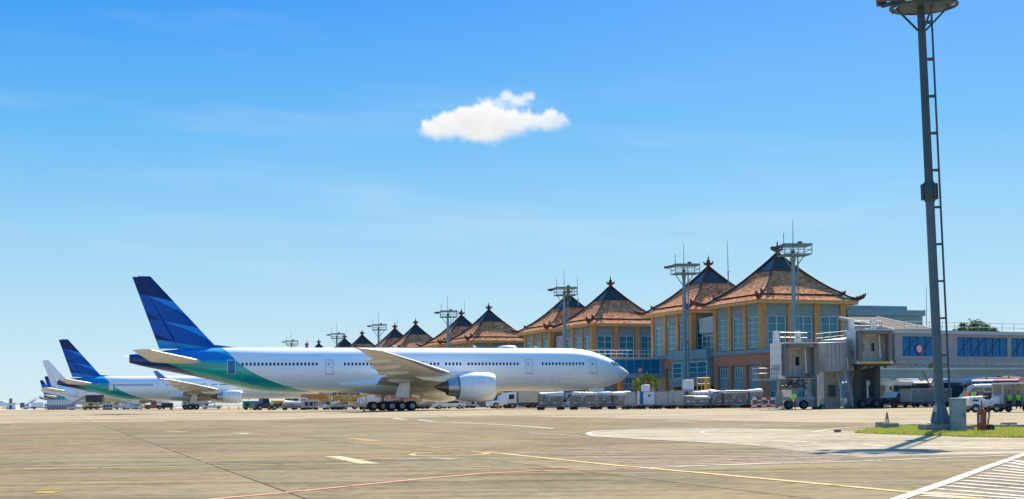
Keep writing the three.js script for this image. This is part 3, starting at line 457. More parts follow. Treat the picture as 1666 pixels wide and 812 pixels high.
  if (!lite) {
    for (const [s, h] of [[24, 0.5], [36, 0.45], [14.5, 0.4]]) P('blade_antenna', extr([[s, 8.95], [s + 0.6, 8.95], [s + 0.75, 8.95 + h], [s + 0.5, 8.95 + h]], 0.05).translate(0, 0, -0.025), M.plain);
    P('antenna_radome', new THREE.SphereGeometry(1, 20, 12).scale(1.6, 0.42, 0.6).translate(19.4, 8.98, 0), M.plain);
    P('beacon', new THREE.SphereGeometry(0.12, 10, 8).translate(13.5, 9.05, 0), M.red);
    for (const s of [21, 29]) P('blade_antenna', extr([[s, 2.7], [s + 0.5, 2.7], [s + 0.7, 2.3], [s + 0.5, 2.3]], 0.05).translate(0, 0, -0.025), M.plain);
  }
  return t;
}
airliner('airliner', 'nearest long white airliner with a blue feathered tail, nose towards the red roofs', { pos: [17.76, 0, -210.3], scale: [1, 1, 1], livery: true, engine: 1, axles: [-1.45, 0, 1.45], wheel: 0.67 });
airliner('airliner', 'second white airliner with blue winglets, its nose behind the nearest airliner', { pos: [-47.3, 0, -345.7], scale: [0.86, 0.91, 0.92], livery: true, engine: 0.84, axles: [-0.9, 0.9], wheel: 0.66, winglet: true, gearAt: 37.6, doors: [6.6, 17.6, 34, 59.3], group: 'airliners parked at the terminal' });
airliner('airliner', 'plain white airliner with a bare white tail fin, third in the row', { pos: [-100.4, 0, -490.5], scale: [0.86, 0.91, 0.92], livery: false, lite: true, engine: 0.84, axles: [-0.9, 0.9], wheel: 0.66 });
airliner('airliner', 'small blue-tailed jet just behind the plain white airliner', { pos: [-140.7, 0, -538.9], scale: [0.54, 0.68, 0.6], livery: true, lite: true, engine: 0.7, axles: [-0.0001], wheel: 0.55 });
airliner('airliner', 'farthest blue-tailed jet at the left end of the row', { pos: [-167.7, 0, -612.9], scale: [0.54, 0.68, 0.6], livery: true, lite: true, engine: 0.7, axles: [-0.0001], wheel: 0.55 });
airliner('airliner', 'distant white jet cut off by the left edge of the picture', { pos: [-364, 0, -1000], scale: [0.54, 0.68, 0.6], livery: false, lite: true, engine: 0.7, axles: [-0.0001], wheel: 0.55 });
console.log('airliners done');
// ================================================================ THE TERMINAL  (local x: away from the apron to the right, local z: towards the camera along the row)
const ROW = 20.5 * RAD, ca = Math.cos(ROW), sa = Math.sin(ROW);
const TF = (t, w, y = 0) => [38.7 - sa * t + ca * w, y, -(200.4 + ca * t + sa * w)];       // t along the row to the left, w away from the apron
M.wallBlue = std([0.22, 0.325, 0.36], 0.8, { map: rep(T.grime, 7), bumpMap: rep(T.bump, 1), bumpScale: 0.004 });
M.wallPale = std([0.4, 0.5, 0.52], 0.75, { map: rep(T.grime, 5) });
M.ochre = std([0.6, 0.31, 0.125], 0.8, { map: rep(T.grime, 6), bumpMap: rep(T.bump, 1), bumpScale: 0.004 });
M.brick = std([0.5, 0.215, 0.11], 0.85, { map: rep(T.grime, 5), bumpMap: rep(T.bump, 0.7), bumpScale: 0.005 });
M.fascia = std([0.6, 0.34, 0.12], 0.7, { map: rep(T.grime, 5) });
M.frameW = std([0.62, 0.66, 0.66], 0.5);
M.ridge = std([0.085, 0.032, 0.024], 0.7, { map: rep(T.grain, 1) });
M.carve = std([0.13, 0.035, 0.025], 0.75, { map: rep(T.grain, 0.6) });
M.deck = std([0.07, 0.04, 0.03], 0.9);
M.tile = new THREE.MeshPhysicalMaterial({ vertexColors: true, roughness: 0.95, specularIntensity: 0.25, map: rep(T.grain, 0.8) });
M.skylight = new THREE.MeshPhysicalMaterial({ roughness: 0.22, specularIntensity: 0.5 }); M.skylight.color.setRGB(0.03, 0.042, 0.05);
M.inside = std([0.03, 0.035, 0.04], 0.9);  // near-black: shade of recesses and undercrofts put into the colour
const EAVE = 8.15, WALL = 6.9;
const roofTab = [[0, 22.1], [0.167, 20.5], [0.52, 17.55], [0.727, 16.2], [0.886, 15.45], [1, 15.0], [1.06, 14.85]];
const roofH = pchip(roofTab, 1);
function faceTurn(g, k) { return g.rotateY(k * Math.PI / 2); }
function quadGeo(list, cols) {                                     // list of [A,B,C,D]
  const p = [], c = []; list.forEach((q, i) => { for (const k of [0, 1, 2, 0, 2, 3]) { p.push(...q[k]); if (cols) c.push(...cols[i]); } });
  const g = new THREE.BufferGeometry(); g.setAttribute('position', new THREE.Float32BufferAttribute(p, 3)); if (cols) g.setAttribute('color', new THREE.Float32BufferAttribute(c, 3)); g.computeVertexNormals(); return g;
}
function roofTiles(seed) {
  const r = rng(seed), quads = [], cols = [], f0 = 0.285, rows = [];
  let f = f0; while (f < 1.0) { rows.push(f); f += 0.3 / EAVE; } rows.push(1.012);
  for (let k = 0; k < 4; k++) for (let i = 0; i + 1 < rows.length; i++) {
    const a = rows[i], b = rows[i + 1], drop = b > 0.815 ? -0.2 : 0, w = 0.36, ha = EAVE * a - 0.06, hb = EAVE * b - 0.06, off = (i % 2) * w / 2;
    for (let x = -hb - w + off; x < hb; x += w) {
      let xa0 = clamp(x, -ha, ha), xa1 = clamp(x + w - 0.012, -ha, ha), xb0 = clamp(x, -hb, hb), xb1 = clamp(x + w - 0.012, -hb, hb);
      if (xb1 - xb0 < 0.03) continue;
      const l0 = (r() - 0.5) * 0.03, l1 = l0 + (r() - 0.5) * 0.02, e = 0.026;
      const A = [xa0, roofH(a) + drop, ha + 0.06], B = [xa1, roofH(a) + drop, ha + 0.06], C = [xb1, roofH(b) + drop + e + l1, hb + 0.07], D = [xb0, roofH(b) + drop + e + l0, hb + 0.07];
      const C2 = [xb1, roofH(b) + drop - 0.02, hb + 0.065], D2 = [xb0, roofH(b) + drop - 0.02, hb + 0.065];
      const d = r(), v = 0.82 + r() * 0.36, col = (d < 0.5 ? [0.7, 0.26, 0.12] : d < 0.75 ? [0.76, 0.37, 0.16] : d < 0.92 ? [0.48, 0.16, 0.085] : [0.74, 0.46, 0.24]).map(q => q * v);
      for (const q of [[D, C, B, A], [D2, C2, C, D]]) { quads.push(q.map(p => { const cs = Math.round(Math.cos(k * Math.PI / 2)), sn = Math.round(Math.sin(k * Math.PI / 2)); return [p[0] * cs + p[2] * sn, p[1], -p[0] * sn + p[2] * cs]; })); cols.push(col); }
    }
  }
  return quadGeo(quads, cols);
}
const tileGeos = [roofTiles(1), roofTiles(2), roofTiles(3)];
const deckGeo = (() => { const q = []; const rowsF = [0.27, 0.4, 0.52, 0.65, 0.8, 0.9, 1.0]; for (let k = 0; k < 4; k++) for (let i = 0; i + 1 < rowsF.length; i++) { const [a, b] = [rowsF[i], rowsF[i + 1]], d = f => f > 0.79 ? 0.27 : 0.06, A = [-EAVE * a, roofH(a) - d(a), EAVE * a], B = [EAVE * a, roofH(a) - d(a), EAVE * a], C = [EAVE * b, roofH(b) - d(b), EAVE * b], D = [-EAVE * b, roofH(b) - d(b), EAVE * b]; q.push([D, C, B, A].map(p => { const c = Math.round(Math.cos(k * Math.PI / 2)), s = Math.round(Math.sin(k * Math.PI / 2)); return [p[0] * c + p[2] * s, p[1], -p[0] * s + p[2] * c]; })); } return quadGeo(q); })();
const hipPath = [0, 1, 2, 3].map(k => { const pts = []; for (let i = 0; i <= 14; i++) { const f = mix(0.0, 1.0, i / 14); pts.push(V(EAVE * f, roofH(f) + (f > 0.81 ? 0.02 : 0.2), EAVE * f)); } return new THREE.TubeGeometry(new THREE.CatmullRomCurve3(pts), 28, 0.17, 6).rotateY(k * Math.PI / 2); });
const crestShape = (len, teeth, rise) => { const p = [[0, -0.15]]; for (let i = 0; i < teeth; i++) { const a = i / teeth, b = (i + 0.55) / teeth, c = (i + 1) / teeth; p.push([len * a, 0.2 + rise * a * a], [len * b + len * 0.07, 0.4 + rise * b * b + 0.12 * b], [len * c - len * 0.02, 0.22 + rise * c * c]); } p.push([len * 1.12, rise + 0.55], [len * 1.13, rise + 0.25], [len * 1.0, rise * 0.55], [len * 0.6, -0.12], [len * 0.3, -0.2]); return p; };
const crest = (len, teeth, rise, th) => { const s = new THREE.Shape(crestShape(len, teeth, rise).map(q => new THREE.Vector2(...q))); return new THREE.ExtrudeGeometry(s, { depth: th, bevelEnabled: true, bevelSize: 0.03, bevelThickness: 0.03, bevelSegments: 1 }).translate(0, 0, -th / 2); };
function windowUnit(parent, w, h, cols, rowsN, place, pane, small) {      // place(g) moves from the local wall plane (z out) to where it stands
  const fr = [], t = small ? 0.07 : 0.1; fr.push(ab(-w / 2, w / 2, 0, t, -0.06, 0.06), ab(-w / 2, w / 2, h - t, h, -0.06, 0.06), ab(-w / 2, -w / 2 + t, t, h - t, -0.06, 0.06), ab(w / 2 - t, w / 2, t, h - t, -0.06, 0.06));
  for (let i = 1; i < cols; i++) { const x = -w / 2 + w * i / cols; fr.push(ab(x - t / 2, x + t / 2, t, h - t, -0.05, 0.05)); }
  for (let j = 1; j < rowsN; j++) { const y = h * j / rowsN; for (let i = 0; i < cols; i++) { const x0 = -w / 2 + w * i / cols + t * 0.6, x1 = -w / 2 + w * (i + 1) / cols - t * 0.6; fr.push(ab(x0, x1, y - t * 0.32, y + t * 0.32, -0.04, 0.04)); } }
  const m = part('window', place(join(fr)), M.frameW, parent);
  const pw = w / cols, ph = h / rowsN;
  if (pane === 2) for (let i = 0; i < cols; i++) for (let j = 0; j < rowsN; j++) part('pane', place(ab(-w / 2 + pw * i + 0.03, -w / 2 + pw * (i + 1) - 0.03, ph * j + 0.03, ph * (j + 1) - 0.03, -0.035, -0.02 + ((i * 7 + j * 3) % 4) * 0.0015)), M.glass, m);
  else part('pane', place(ab(-w / 2 + 0.03, w / 2 - 0.03, 0.03, h - 0.03, -0.035, -0.02)), M.glass, m);
}
const onFace = (k, x, y, out) => g => { const h = g.clone().translate(x, y, out).rotateY(k * Math.PI / 2); return h; };   // k = 0 is the local +z face, 3 the -x face
function pavilion(pos, label, variant, detail) {
  const t = thing('tiled_pavilion', label, 'pavilion', pos, ROW, 'terminal pavilions with tiled roofs');
  part('wall', [ab(-WALL + 0.5, WALL - 0.5, 7.9, 14.6, -WALL + 0.5, WALL - 0.5), ab(-WALL + 0.45, WALL - 0.45, 0, 7.5, -WALL + 0.45, WALL - 0.45)], M.wallBlue, t);
  part('ledge', [ab(-WALL - 0.25, WALL + 0.25, 7.5, 8.05, -WALL - 0.25, WALL + 0.25)], M.wallBlue, t);
  part('brick_band', [ab(-WALL, WALL, 5.9, 7.5, -WALL, WALL)], M.brick, t);
  const faces = [0, 3];
  for (const k of [0, 1, 2, 3]) for (let i = 0; i < 4; i++) {
    if (i === 3) continue;
    const x = -WALL + 0.45 + i * (2 * WALL - 0.9) / 3;
    if (detail || faces.includes(k)) { part('column', onFace(k, x, 0, 0)(rb(0.9, 6.6, 0.9, 0.04, 0, 11.3, WALL - 0.45)), M.ochre, t); part('pilaster', onFace(k, x, 0, 0)(box(i ? 0.95 : 1.3, 5.9, 0.9, i ? 0 : 0.2, 2.95, WALL - 0.48)), M.brick, t); }
  }
  for (const k of faces) for (let b = 0; b < 3; b++) {
    const bw = (2 * WALL - 0.9) / 3, x = -WALL + 0.45 + (b + 0.5) * bw;
    part('spandrel', onFace(k, x, 0, 0)(ab(-bw / 2 + 0.46, bw / 2 - 0.46, 12.75, 14.5, WALL - 0.5, WALL - 0.22)), M.wallBlue, t);
    windowUnit(t, 2.9, 4.45, 2, k === 3 ? 5 : 4, onFace(k, x, 8.25, WALL - 0.34), detail ? 2 : 1);
    if (detail) { windowUnit(t, 2.1, 1.5, 3, 1, onFace(k, x, 4.1, WALL - 0.38), 1, true); windowUnit(t, 2.1, 1.1, 3, 1, onFace(k, x, 1.1, WALL - 0.38), 1, true); }
  }
  part('eave_fascia', [0, 1, 2, 3].map(k => faceTurn(extr([[EAVE - 0.16, 14.3], [EAVE, 14.3], [EAVE + 0.05, 14.86], [EAVE - 0.16, 14.82]], 2 * EAVE - 0.2).rotateY(-Math.PI / 2).translate(EAVE - 0.1, 0, 0), k)), M.fascia, t);
  part('soffit', ab(-EAVE + 0.1, EAVE - 0.1, 14.42, 14.56, -EAVE + 0.1, EAVE - 0.1), M.fascia, t);
  const roof = part('roof', deckGeo, M.deck, t);
  const tm = part('roof_tiles', tileGeos[variant % 3], M.tile, roof); tm.userData.kind = 'stuff';
  for (let k = 0; k < 4; k++) {
    part('hip_ridge', hipPath[k], M.ridge, roof);
    const a = (k + 0.5) * Math.PI / 2;
    part('corner_crest', crest(2.1, 5, 0.4, 0.2).translate(EAVE * Math.SQRT2 - 1.35, 14.95, 0).rotateY(-Math.PI / 4 + k * Math.PI / 2), M.carve, roof);
    part('hip_crest', crest(0.75, 3, 0.08, 0.18).translate(EAVE * 0.77 * Math.SQRT2, roofH(0.8) - 0.05, 0).rotateY(-Math.PI / 4 + k * Math.PI / 2), M.carve, roof);
    const f = 0.285, q = [[-EAVE * f, roofH(f) + 0.08, EAVE * f], [EAVE * f, roofH(f) + 0.08, EAVE * f], [0.02, 22.12, 0.02], [-0.02, 22.12, 0.02]];
    part('skylight_pane', faceTurn(quadGeo([q]), k), M.skylight, roof);
    part('skylight_kerb', faceTurn(ab(-EAVE * f - 0.05, EAVE * f + 0.05, roofH(f) - 0.14, roofH(f) + 0.16, EAVE * f - 0.06, EAVE * f + 0.1), k), M.ridge, roof);
  }
  const fi = part('finial', lathe([[0.42, 22.0], [0.46, 22.15], [0.3, 22.25], [0.26, 22.35], [0.44, 22.5], [0.5, 22.7], [0.4, 22.88], [0.2, 23.0], [0.3, 23.1], [0.26, 23.25], [0.13, 23.35], [0.1, 23.6], [0.03, 24.0], [0.005, 24.05]], 12), M.carve, t);
  for (let k = 0; k < 4; k++) part('finial_leaf', extr([[0.35, 22.4], [0.72, 22.55], [0.86, 22.95], [0.7, 23.1], [0.6, 22.85], [0.4, 22.75]], 0.12).translate(0, 0, -0.06).rotateY(k * Math.PI / 2 + Math.PI / 4), M.carve, fi);
  return t;
}
const ts = [0, 20.7, 58, 78, 125, 145, 184, 204.7, 242, 265, 303, 323];
const pavLabel = ['nearest red-tiled pavilion, behind the two-cabbed boarding bridge', 'tiled pavilion just left of the nearest one, second from the right', 'tiled pavilion directly behind the nose of the nearest airliner', 'tiled pavilion just left of the one behind the airliner nose', 'tiled roof above the nearest airliner, fifth pavilion from the right', 'sixth tiled pavilion from the right, above the airliner wing', 'seventh tiled pavilion from the right, above the airliner back', 'eighth tiled pavilion from the right', 'ninth tiled pavilion from the right, only its roof peak showing', 'tenth tiled pavilion from the right, only its roof peak showing', 'eleventh tiled pavilion, a dark peak above the airliner', 'farthest tiled pavilion, a tiny finial above the airliner'];
let pavA = null, pavB = null;
ts.forEach((q, i) => {
  if (i < 4) pavilion(TF(q, 0), pavLabel[i], i, true);
  else if (i === 4) pavA = pavilion(TF(q, 0), pavLabel[i], 1, false);
  else if (i === 5) pavB = pavilion(TF(q, 0), pavLabel[i], 2, false);
  else dup(i % 2 ? pavB : pavA, TF(q, 0), ROW, pavLabel[i]);
});
// links between the pavilions of a pair, low blocks on the apron side
ts.filter((_, i) => i % 2 === 0).forEach((q, i) => {
  const lab = ['grey link block with a blank sign board, between the two nearest pavilions', 'grey link block behind the airliner nose, between two pavilions', 'grey link block between the fifth and sixth pavilions', 'grey link block between the seventh and eighth pavilions', 'grey link block between the ninth and tenth pavilions', 'grey link block between the two farthest pavilions'][i];
  const dt = ts[2 * i + 1] - q, t = thing('link_block', lab, 'building', TF(q + dt / 2, 0), ROW, 'link blocks of the terminal'), hw = dt / 2 - WALL - 0.3;
  part('wall', ab(-5.2, 6, 7.6, 13.6, -hw, hw), M.wallBlue, t);
  part('sign_board', rb(0.35, 2.4, hw * 2 - 0.2, 0.05, -5.5, 12.3, 0), M.wallPale, t);
  if (i < 2) for (let k = 0; k < 6; k++) for (let j = 0; j < 2; j++) part('sign_panel', ab(-5.74, -5.69, 11.2 + j * 1.12, 12.28 + j * 1.12, -hw + 0.2 + k * (hw * 2 - 0.4) / 6 + 0.02, -hw + 0.2 + (k + 1) * (hw * 2 - 0.4) / 6 - 0.02), M.wallPale, t);
  windowUnit(t, hw * 2 - 0.5, 2.7, 4, 3, onFace(3, 0, 8.1, 5.26), i < 2 ? 2 : 1);
  const z0 = -hw - 5.5, z1 = hw + 0.1;                                      // projecting canopy block
  part('canopy', ab(-7.95, -5, 7.2, 8.6, z0, z1), M.wallBlue, t);
  part('lower_room', ab(-7.6, -5, 3.6, 7.2, z0 + 0.3, z1 - 0.3), M.wallBlue, t);
  windowUnit(t, (z1 - z0) * 0.5, 2.5, 2, 3, onFace(3, (z0 + z1) / 2 + 2.6, 4.3, 7.66), i < 2 ? 2 : 1);
  windowUnit(t, (z1 - z0) * 0.26, 2.5, 1, 3, onFace(3, (z0 + z1) / 2 - 3.9, 4.3, 7.66), i < 2 ? 2 : 1);
  part('soffit_beam', ab(-7.8, -5, 3.1, 3.6, z0 + 0.1, z1 - 0.1), M.wallBlue, t);
  for (const z of [z0 + 0.8, z0 + 5, z1 - 0.9]) part('column', rb(0.8, 3.1, 0.8, 0.04, -7.3, 1.55, z), M.brick, t);
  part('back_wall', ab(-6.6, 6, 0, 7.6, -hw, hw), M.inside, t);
});
{ // the concourse behind, its flat roof
  const t = thing('concourse_building', 'long blue-grey flat-roofed concourse behind the tiled pavilions', 'building', TF(150, 0), ROW);
  const x0 = 7.3, L0 = -174, L1 = 156.8;                                 // local z = 150 - t
  part('wall', [ab(x0, 20, 0, 12.9, L0, L1)], M.wallBlue, t);
  part('parapet', [ab(x0 - 0.3, 20.3, 12.9, 13.7, L0 - 0.3, L1 + 0.3)], M.wallBlue, t);
  part('roof_block', ab(10, 19.4, 13.7, 14.5, 138, 154), M.wallBlue, t);
  for (let i = 0; i < 5; i++) { const zc = 150 - (ts[2 * i + 1] + ts[2 * i + 2]) / 2; for (let k = -1; k <= 1; k++) { windowUnit(t, 5, 4.2, 3, 4, onFace(3, zc + k * 6, 8.3, -x0 + 0.05), 1); part('ground_floor_shade_panel', ab(x0 - 0.03, x0 + 0.01, 0.2, 4.6, zc + k * 6 - 2.4, zc + k * 6 + 2.4), M.inside, t); part('column', rb(0.8, 7.8, 0.8, 0.04, x0 - 0.45, 3.9, zc + k * 6 - 3), M.brick, t); } }  // dark sheets on the solid wall paint the shade of a ground-floor recess
}
console.log('terminal done');

// ---------------------------------------------------------------- floodlight masts along the terminal
function ladder(list, x0, z0, x1, z1, y0, y1, gap, r) { list.push(bar([x0, y0, z0], [x0, y1, z0], r), bar([x1, y0, z1], [x1, y1, z1], r)); for (let y = y0 + 0.3; y < y1; y += gap) list.push(bar([x0, y, z0], [x1, y, z1], r * 0.8, 5)); return list; }
const mast = (() => {
  const t = thing('floodlight_mast', 'pale steel floodlight mast in front of the nearest tiled pavilion', 'light mast', [0, 0, 0], 0.1, 'floodlight masts along the terminal');
  part('base_plate', [cyl(0.75, 0.7, 0.25), cyl(0.5, 0.4, 0.9, 0, 0.25)], M.block, t);
  part('pole', [cyl(0.37, 0.24, 20.2, 0, 0.2), cyl(0.5, 0.5, 0.35, 0, 9.4)], M.galv, t);
  part('ladder', ladder([], 0.62, -0.2, 0.62, 0.2, 0.6, 20.2, 0.6, 0.05), M.galv, t);
  const pf = part('platform', [ab(-1.6, 2.0, 19.7, 19.85, -1.6, 1.6)], M.galv, t);
  const ra = []; for (const y of [20.35, 20.9]) ra.push(bar([-1.6, y, -1.6], [2, y, -1.6], 0.05), bar([-1.6, y, 1.6], [2, y, 1.6], 0.05), bar([2, y, -1.6], [2, y, 1.6], 0.05), bar([-1.6, y, -1.6], [-1.6, y, 1.6], 0.05)); for (const x of [-1.6, 0.2, 2]) for (const z of [-1.6, 1.6]) ra.push(bar([x, 19.8, z], [x, 20.9, z], 0.06));
  part('railing', ra, M.galv, pf);
  part('top_frame', [ab(-1.7, 2.1, 21.0, 21.14, -1.7, 1.7)], M.galv, pf);
  for (const [x, z] of [[-1.3, 0], [1.5, 0], [0, -1.3], [0, 1.3]]) part('brace', bar([x, 19.7, z], [x * 0.22, 18.2, z * 0.22], 0.07), M.galv, t);
  for (let i = 0; i < 3; i++) { const l = part('floodlight', [rb(0.7, 0.3, 0.6, 0.06, -2.25 - (i === 1 ? 0.35 : 0), 20.75, -1.2 + i * 1.2), beam([-1.6, 20.8, -1.2 + i * 1.2], [-2.2, 20.8, -1.2 + i * 1.2], 0.1, 0.1)], M.dark, t); part('lens', box(0.5, 0.02, 0.45, -2.25 - (i === 1 ? 0.35 : 0), 20.59, -1.2 + i * 1.2), M.carGlass, l); }
  part('floodlight', [rb(0.5, 0.3, 0.6, 0.06, 0.6, 21.3, 1.0)], M.dark, t);
  part('lightning_rod', [bar([0, 20.3, 0], [0, 24.4, 0], 0.07, 6, 0.03)], M.galv, t); part('antenna', bar([-1.4, 21, 0.5], [-1.4, 22.6, 0.5], 0.05), M.galv, t);
  return t;
})();
[[1293, 180], [1115, 205, 'pale steel floodlight mast left of the nearest link block'], [920, 244, 'floodlight mast standing before the pavilion above the airliner door'], [730, 303, 'floodlight mast above the airliner wing tip'], [617, 353, 'fifth floodlight mast from the right'], [549, 396, 'sixth floodlight mast from the right'], [475, 438, 'farthest floodlight mast, small above the airliner back']].forEach(([px, d, lab], i) => i ? dup(mast, at(px, d), 0.1, lab) : mast.position.set(...at(px, d)));
{ // thin lightning rods on the roof line between the pavilions
  const labs = ['thin lightning rod between the two nearest pavilions', 'thin lightning rod left of the pavilion behind the airliner nose', 'thin lightning rod by the sixth pavilion', 'thin lightning rod by the eighth pavilion', 'thin lightning rod by the tenth pavilion', 'farthest thin lightning rod'];
  let rod = null; [[1187, 216], [942, 272], [758, 338], [648, 400], [565, 460], [502, 520]].forEach(([px, d], i) => {
    if (!rod) { rod = thing('lightning_rod', labs[0], 'rod', at(px, d), 0, 'lightning rods on the terminal'); part('base', cyl(0.3, 0.2, 13.7), M.galv, rod); part('pole', [bar([0, 13.7, 0], [0, 21, 0], 0.1), bar([0, 21, 0], [-0.1, 25.9, 0], 0.07, 6, 0.035), bar([-0.3, 21, 0], [0.3, 21, 0], 0.05)], M.galv, rod); }
    else dup(rod, at(px, d), 0, labs[i]);
  });
}
// ================================================================ BOARDING BRIDGES
M.bridge = std([0.36, 0.355, 0.33], 0.6, { map: rep(T.grime, 3) });
M.bridgePale = std([0.7, 0.67, 0.6], 0.6, { map: rep(T.grime, 2.5) });
M.bridgeDark = std([0.055, 0.065, 0.07], 0.7, { map: rep(T.grime, 3) });
M.bellows = std([0.22, 0.195, 0.17], 0.85, { map: rep(T.grain, 1) });
M.corr = std([0.3, 0.25, 0.19], 0.9, { map: rep(T.grime, 3) });
M.blueGlass = new THREE.MeshPhysicalMaterial({ roughness: 0.2, map: rep(T.grain, 4) }); M.blueGlass.specularIntensity = 0.35; M.blueGlass.color.setRGB(0.0, 0.19, 0.4);
M.beaconRed = std([0.75, 0.03, 0.02], 0.35);
function signTex() { return paintCanvas(256, 256, 0, 1, 0, 1, (poly, line, x) => { x.fillStyle = 'rgb(60,120,160)'; x.fillRect(0, 0, 256, 256); x.fillStyle = 'rgb(205,30,35)'; x.beginPath(); x.arc(128, 128, 128, 0, 7); x.fill(); x.fillStyle = 'rgb(225,225,222)'; x.beginPath(); x.arc(128, 128, 92, 0, 7); x.fill(); x.fillStyle = 'rgb(60,65,70)'; for (const sx of [-1, 1]) { x.beginPath(); x.ellipse(128 + sx * 30, 128, 22, 46, 0, 0, 7); x.fill(); } x.fillStyle = 'rgb(225,225,222)'; for (const sx of [-1, 1]) { x.beginPath(); x.ellipse(128 + sx * 30, 128, 9, 30, 0, 0, 7); x.fill(); } x.fillStyle = 'rgb(225,225,222)'; x.fillRect(60, 118, 136, 10); }); }
M.sign = std([1, 1, 1], 0.5, { map: signTex() });
const disc = r => { const g = new THREE.CircleGeometry(r, 28); g.userData.ownUV = true; return g; };
function cab(t, w, h, d, y0, extra) {                                 // open mouth at z = 0 facing +z, box behind it
  const s = part('cab_shell', [ab(-w / 2, -w / 2 + 0.15, y0, y0 + h, -d, -0.3), ab(w / 2 - 0.15, w / 2, y0, y0 + h, -d, -0.3), ab(-w / 2, w / 2, y0 + h, y0 + h + 0.16, -d, 0.15), ab(-w / 2, w / 2, y0 - 0.25, y0, -d, 0.1)], M.bridgePale, t);
  part('back_wall', ab(-w / 2 + 0.15, w / 2 - 0.15, y0, y0 + h, -d + 0.9, -d + 1.0), M.bridgePale, t);
  for (const x of [-w / 2 + 0.32, w / 2 - 0.32]) part('bellows', Array.from({ length: 6 }, (_, i) => ab(x - 0.3 + (i % 2) * 0.06, x + 0.3 - (i % 2) * 0.06, y0 + 0.15, y0 + h - 0.05, -0.42 + i * 0.12, -0.32 + i * 0.12)), M.bellows, t);
  part('canopy_bellows', Array.from({ length: 6 }, (_, i) => ab(-w / 2 + 0.3, w / 2 - 0.3, y0 + h - 0.4 + (i % 2) * 0.06, y0 + h - 0.02, -0.42 + i * 0.12, -0.32 + i * 0.12)), M.bellows, t);
  const dz = -d + 1.02; for (const x of [-0.55, 0.55]) { const dr = part('cab_door', ab(x - 0.5, x + 0.5, y0 + 0.02, y0 + 2.3, dz, dz + 0.06), M.bridgePale, t); part('door_window', ab(x - 0.22, x + 0.22, y0 + 1.15, y0 + 2.05, dz + 0.06, dz + 0.075), M.carGlass, dr); }
  part('lamp_strip', ab(-0.9, 0.5, y0 + h - 0.5, y0 + h - 0.4, -0.9, -0.8), M.frameW, t);
  part('bumper', ab(-w / 2 + 0.3, w / 2 - 0.3, y0 - 0.22, y0 - 0.02, 0.12, 0.3), extra.bumper, t);
  part('hanging_cable', [bar([0.75, y0 + h - 0.3, -0.6], [0.85, y0 + 0.6, -0.55], 0.09), cyl(0.12, 0.1, 0.35, 0.85, y0 + 0.35, -0.55)], M.frameW, t);
  for (let i = 0; i < 5; i++) part('vent_slat', ab(-w / 2 - 0.03, -w / 2, y0 + 0.55 + i * 0.14, y0 + 0.65 + i * 0.14, -d + 0.5, -0.6), M.bridge, t);
  for (const x of [-w / 2 + 0.9, w / 2 - 0.5]) part('beacon', cyl(0.12, 0.1, 0.22, x, y0 + h + 0.16, -0.5), M.beaconRed, t);
  for (const x of [-w / 2 + 0.4, w / 2 - 1.1]) part('roof_unit', rb(0.5, 1.25, 0.5, 0.04, x, y0 + h + 0.78, -d + 0.6), M.bridgePale, t);
  return s;
}
function ribbedTunnel(a, b, w, h, n, name, mat, t, bev = 0.02) {         // a, b: floor centre points
  const g = [beam([a[0], a[1] + h / 2, a[2]], [b[0], b[1] + h / 2, b[2]], w, h)], A = V(...a), B = V(...b);
  const tun = part(name, g, mat, t);
  for (let i = 0; i < n; i++) { const p = A.clone().lerp(B, (i + 0.3) / n), q = A.clone().lerp(B, (i + 0.62) / n); part('wall_rib', beam([p.x, p.y + h / 2, p.z], [q.x, q.y + h / 2, q.z], w + 0.14, h * 0.94), mat, tun); }
  return tun;
}
function railing(pts, h, r, n) { const g = []; for (let i = 0; i + 1 < pts.length; i++) { const A = V(...pts[i]), B = V(...pts[i + 1]); for (const f of [0.5, 1]) g.push(bar([A.x, A.y + h * f, A.z], [B.x, B.y + h * f, B.z], r, 5)); for (let k = 0; k <= n; k++) { const p = A.clone().lerp(B, k / n); g.push(bar([p.x, p.y, p.z], [p.x, p.y + h, p.z], r, 5)); } } return g; }
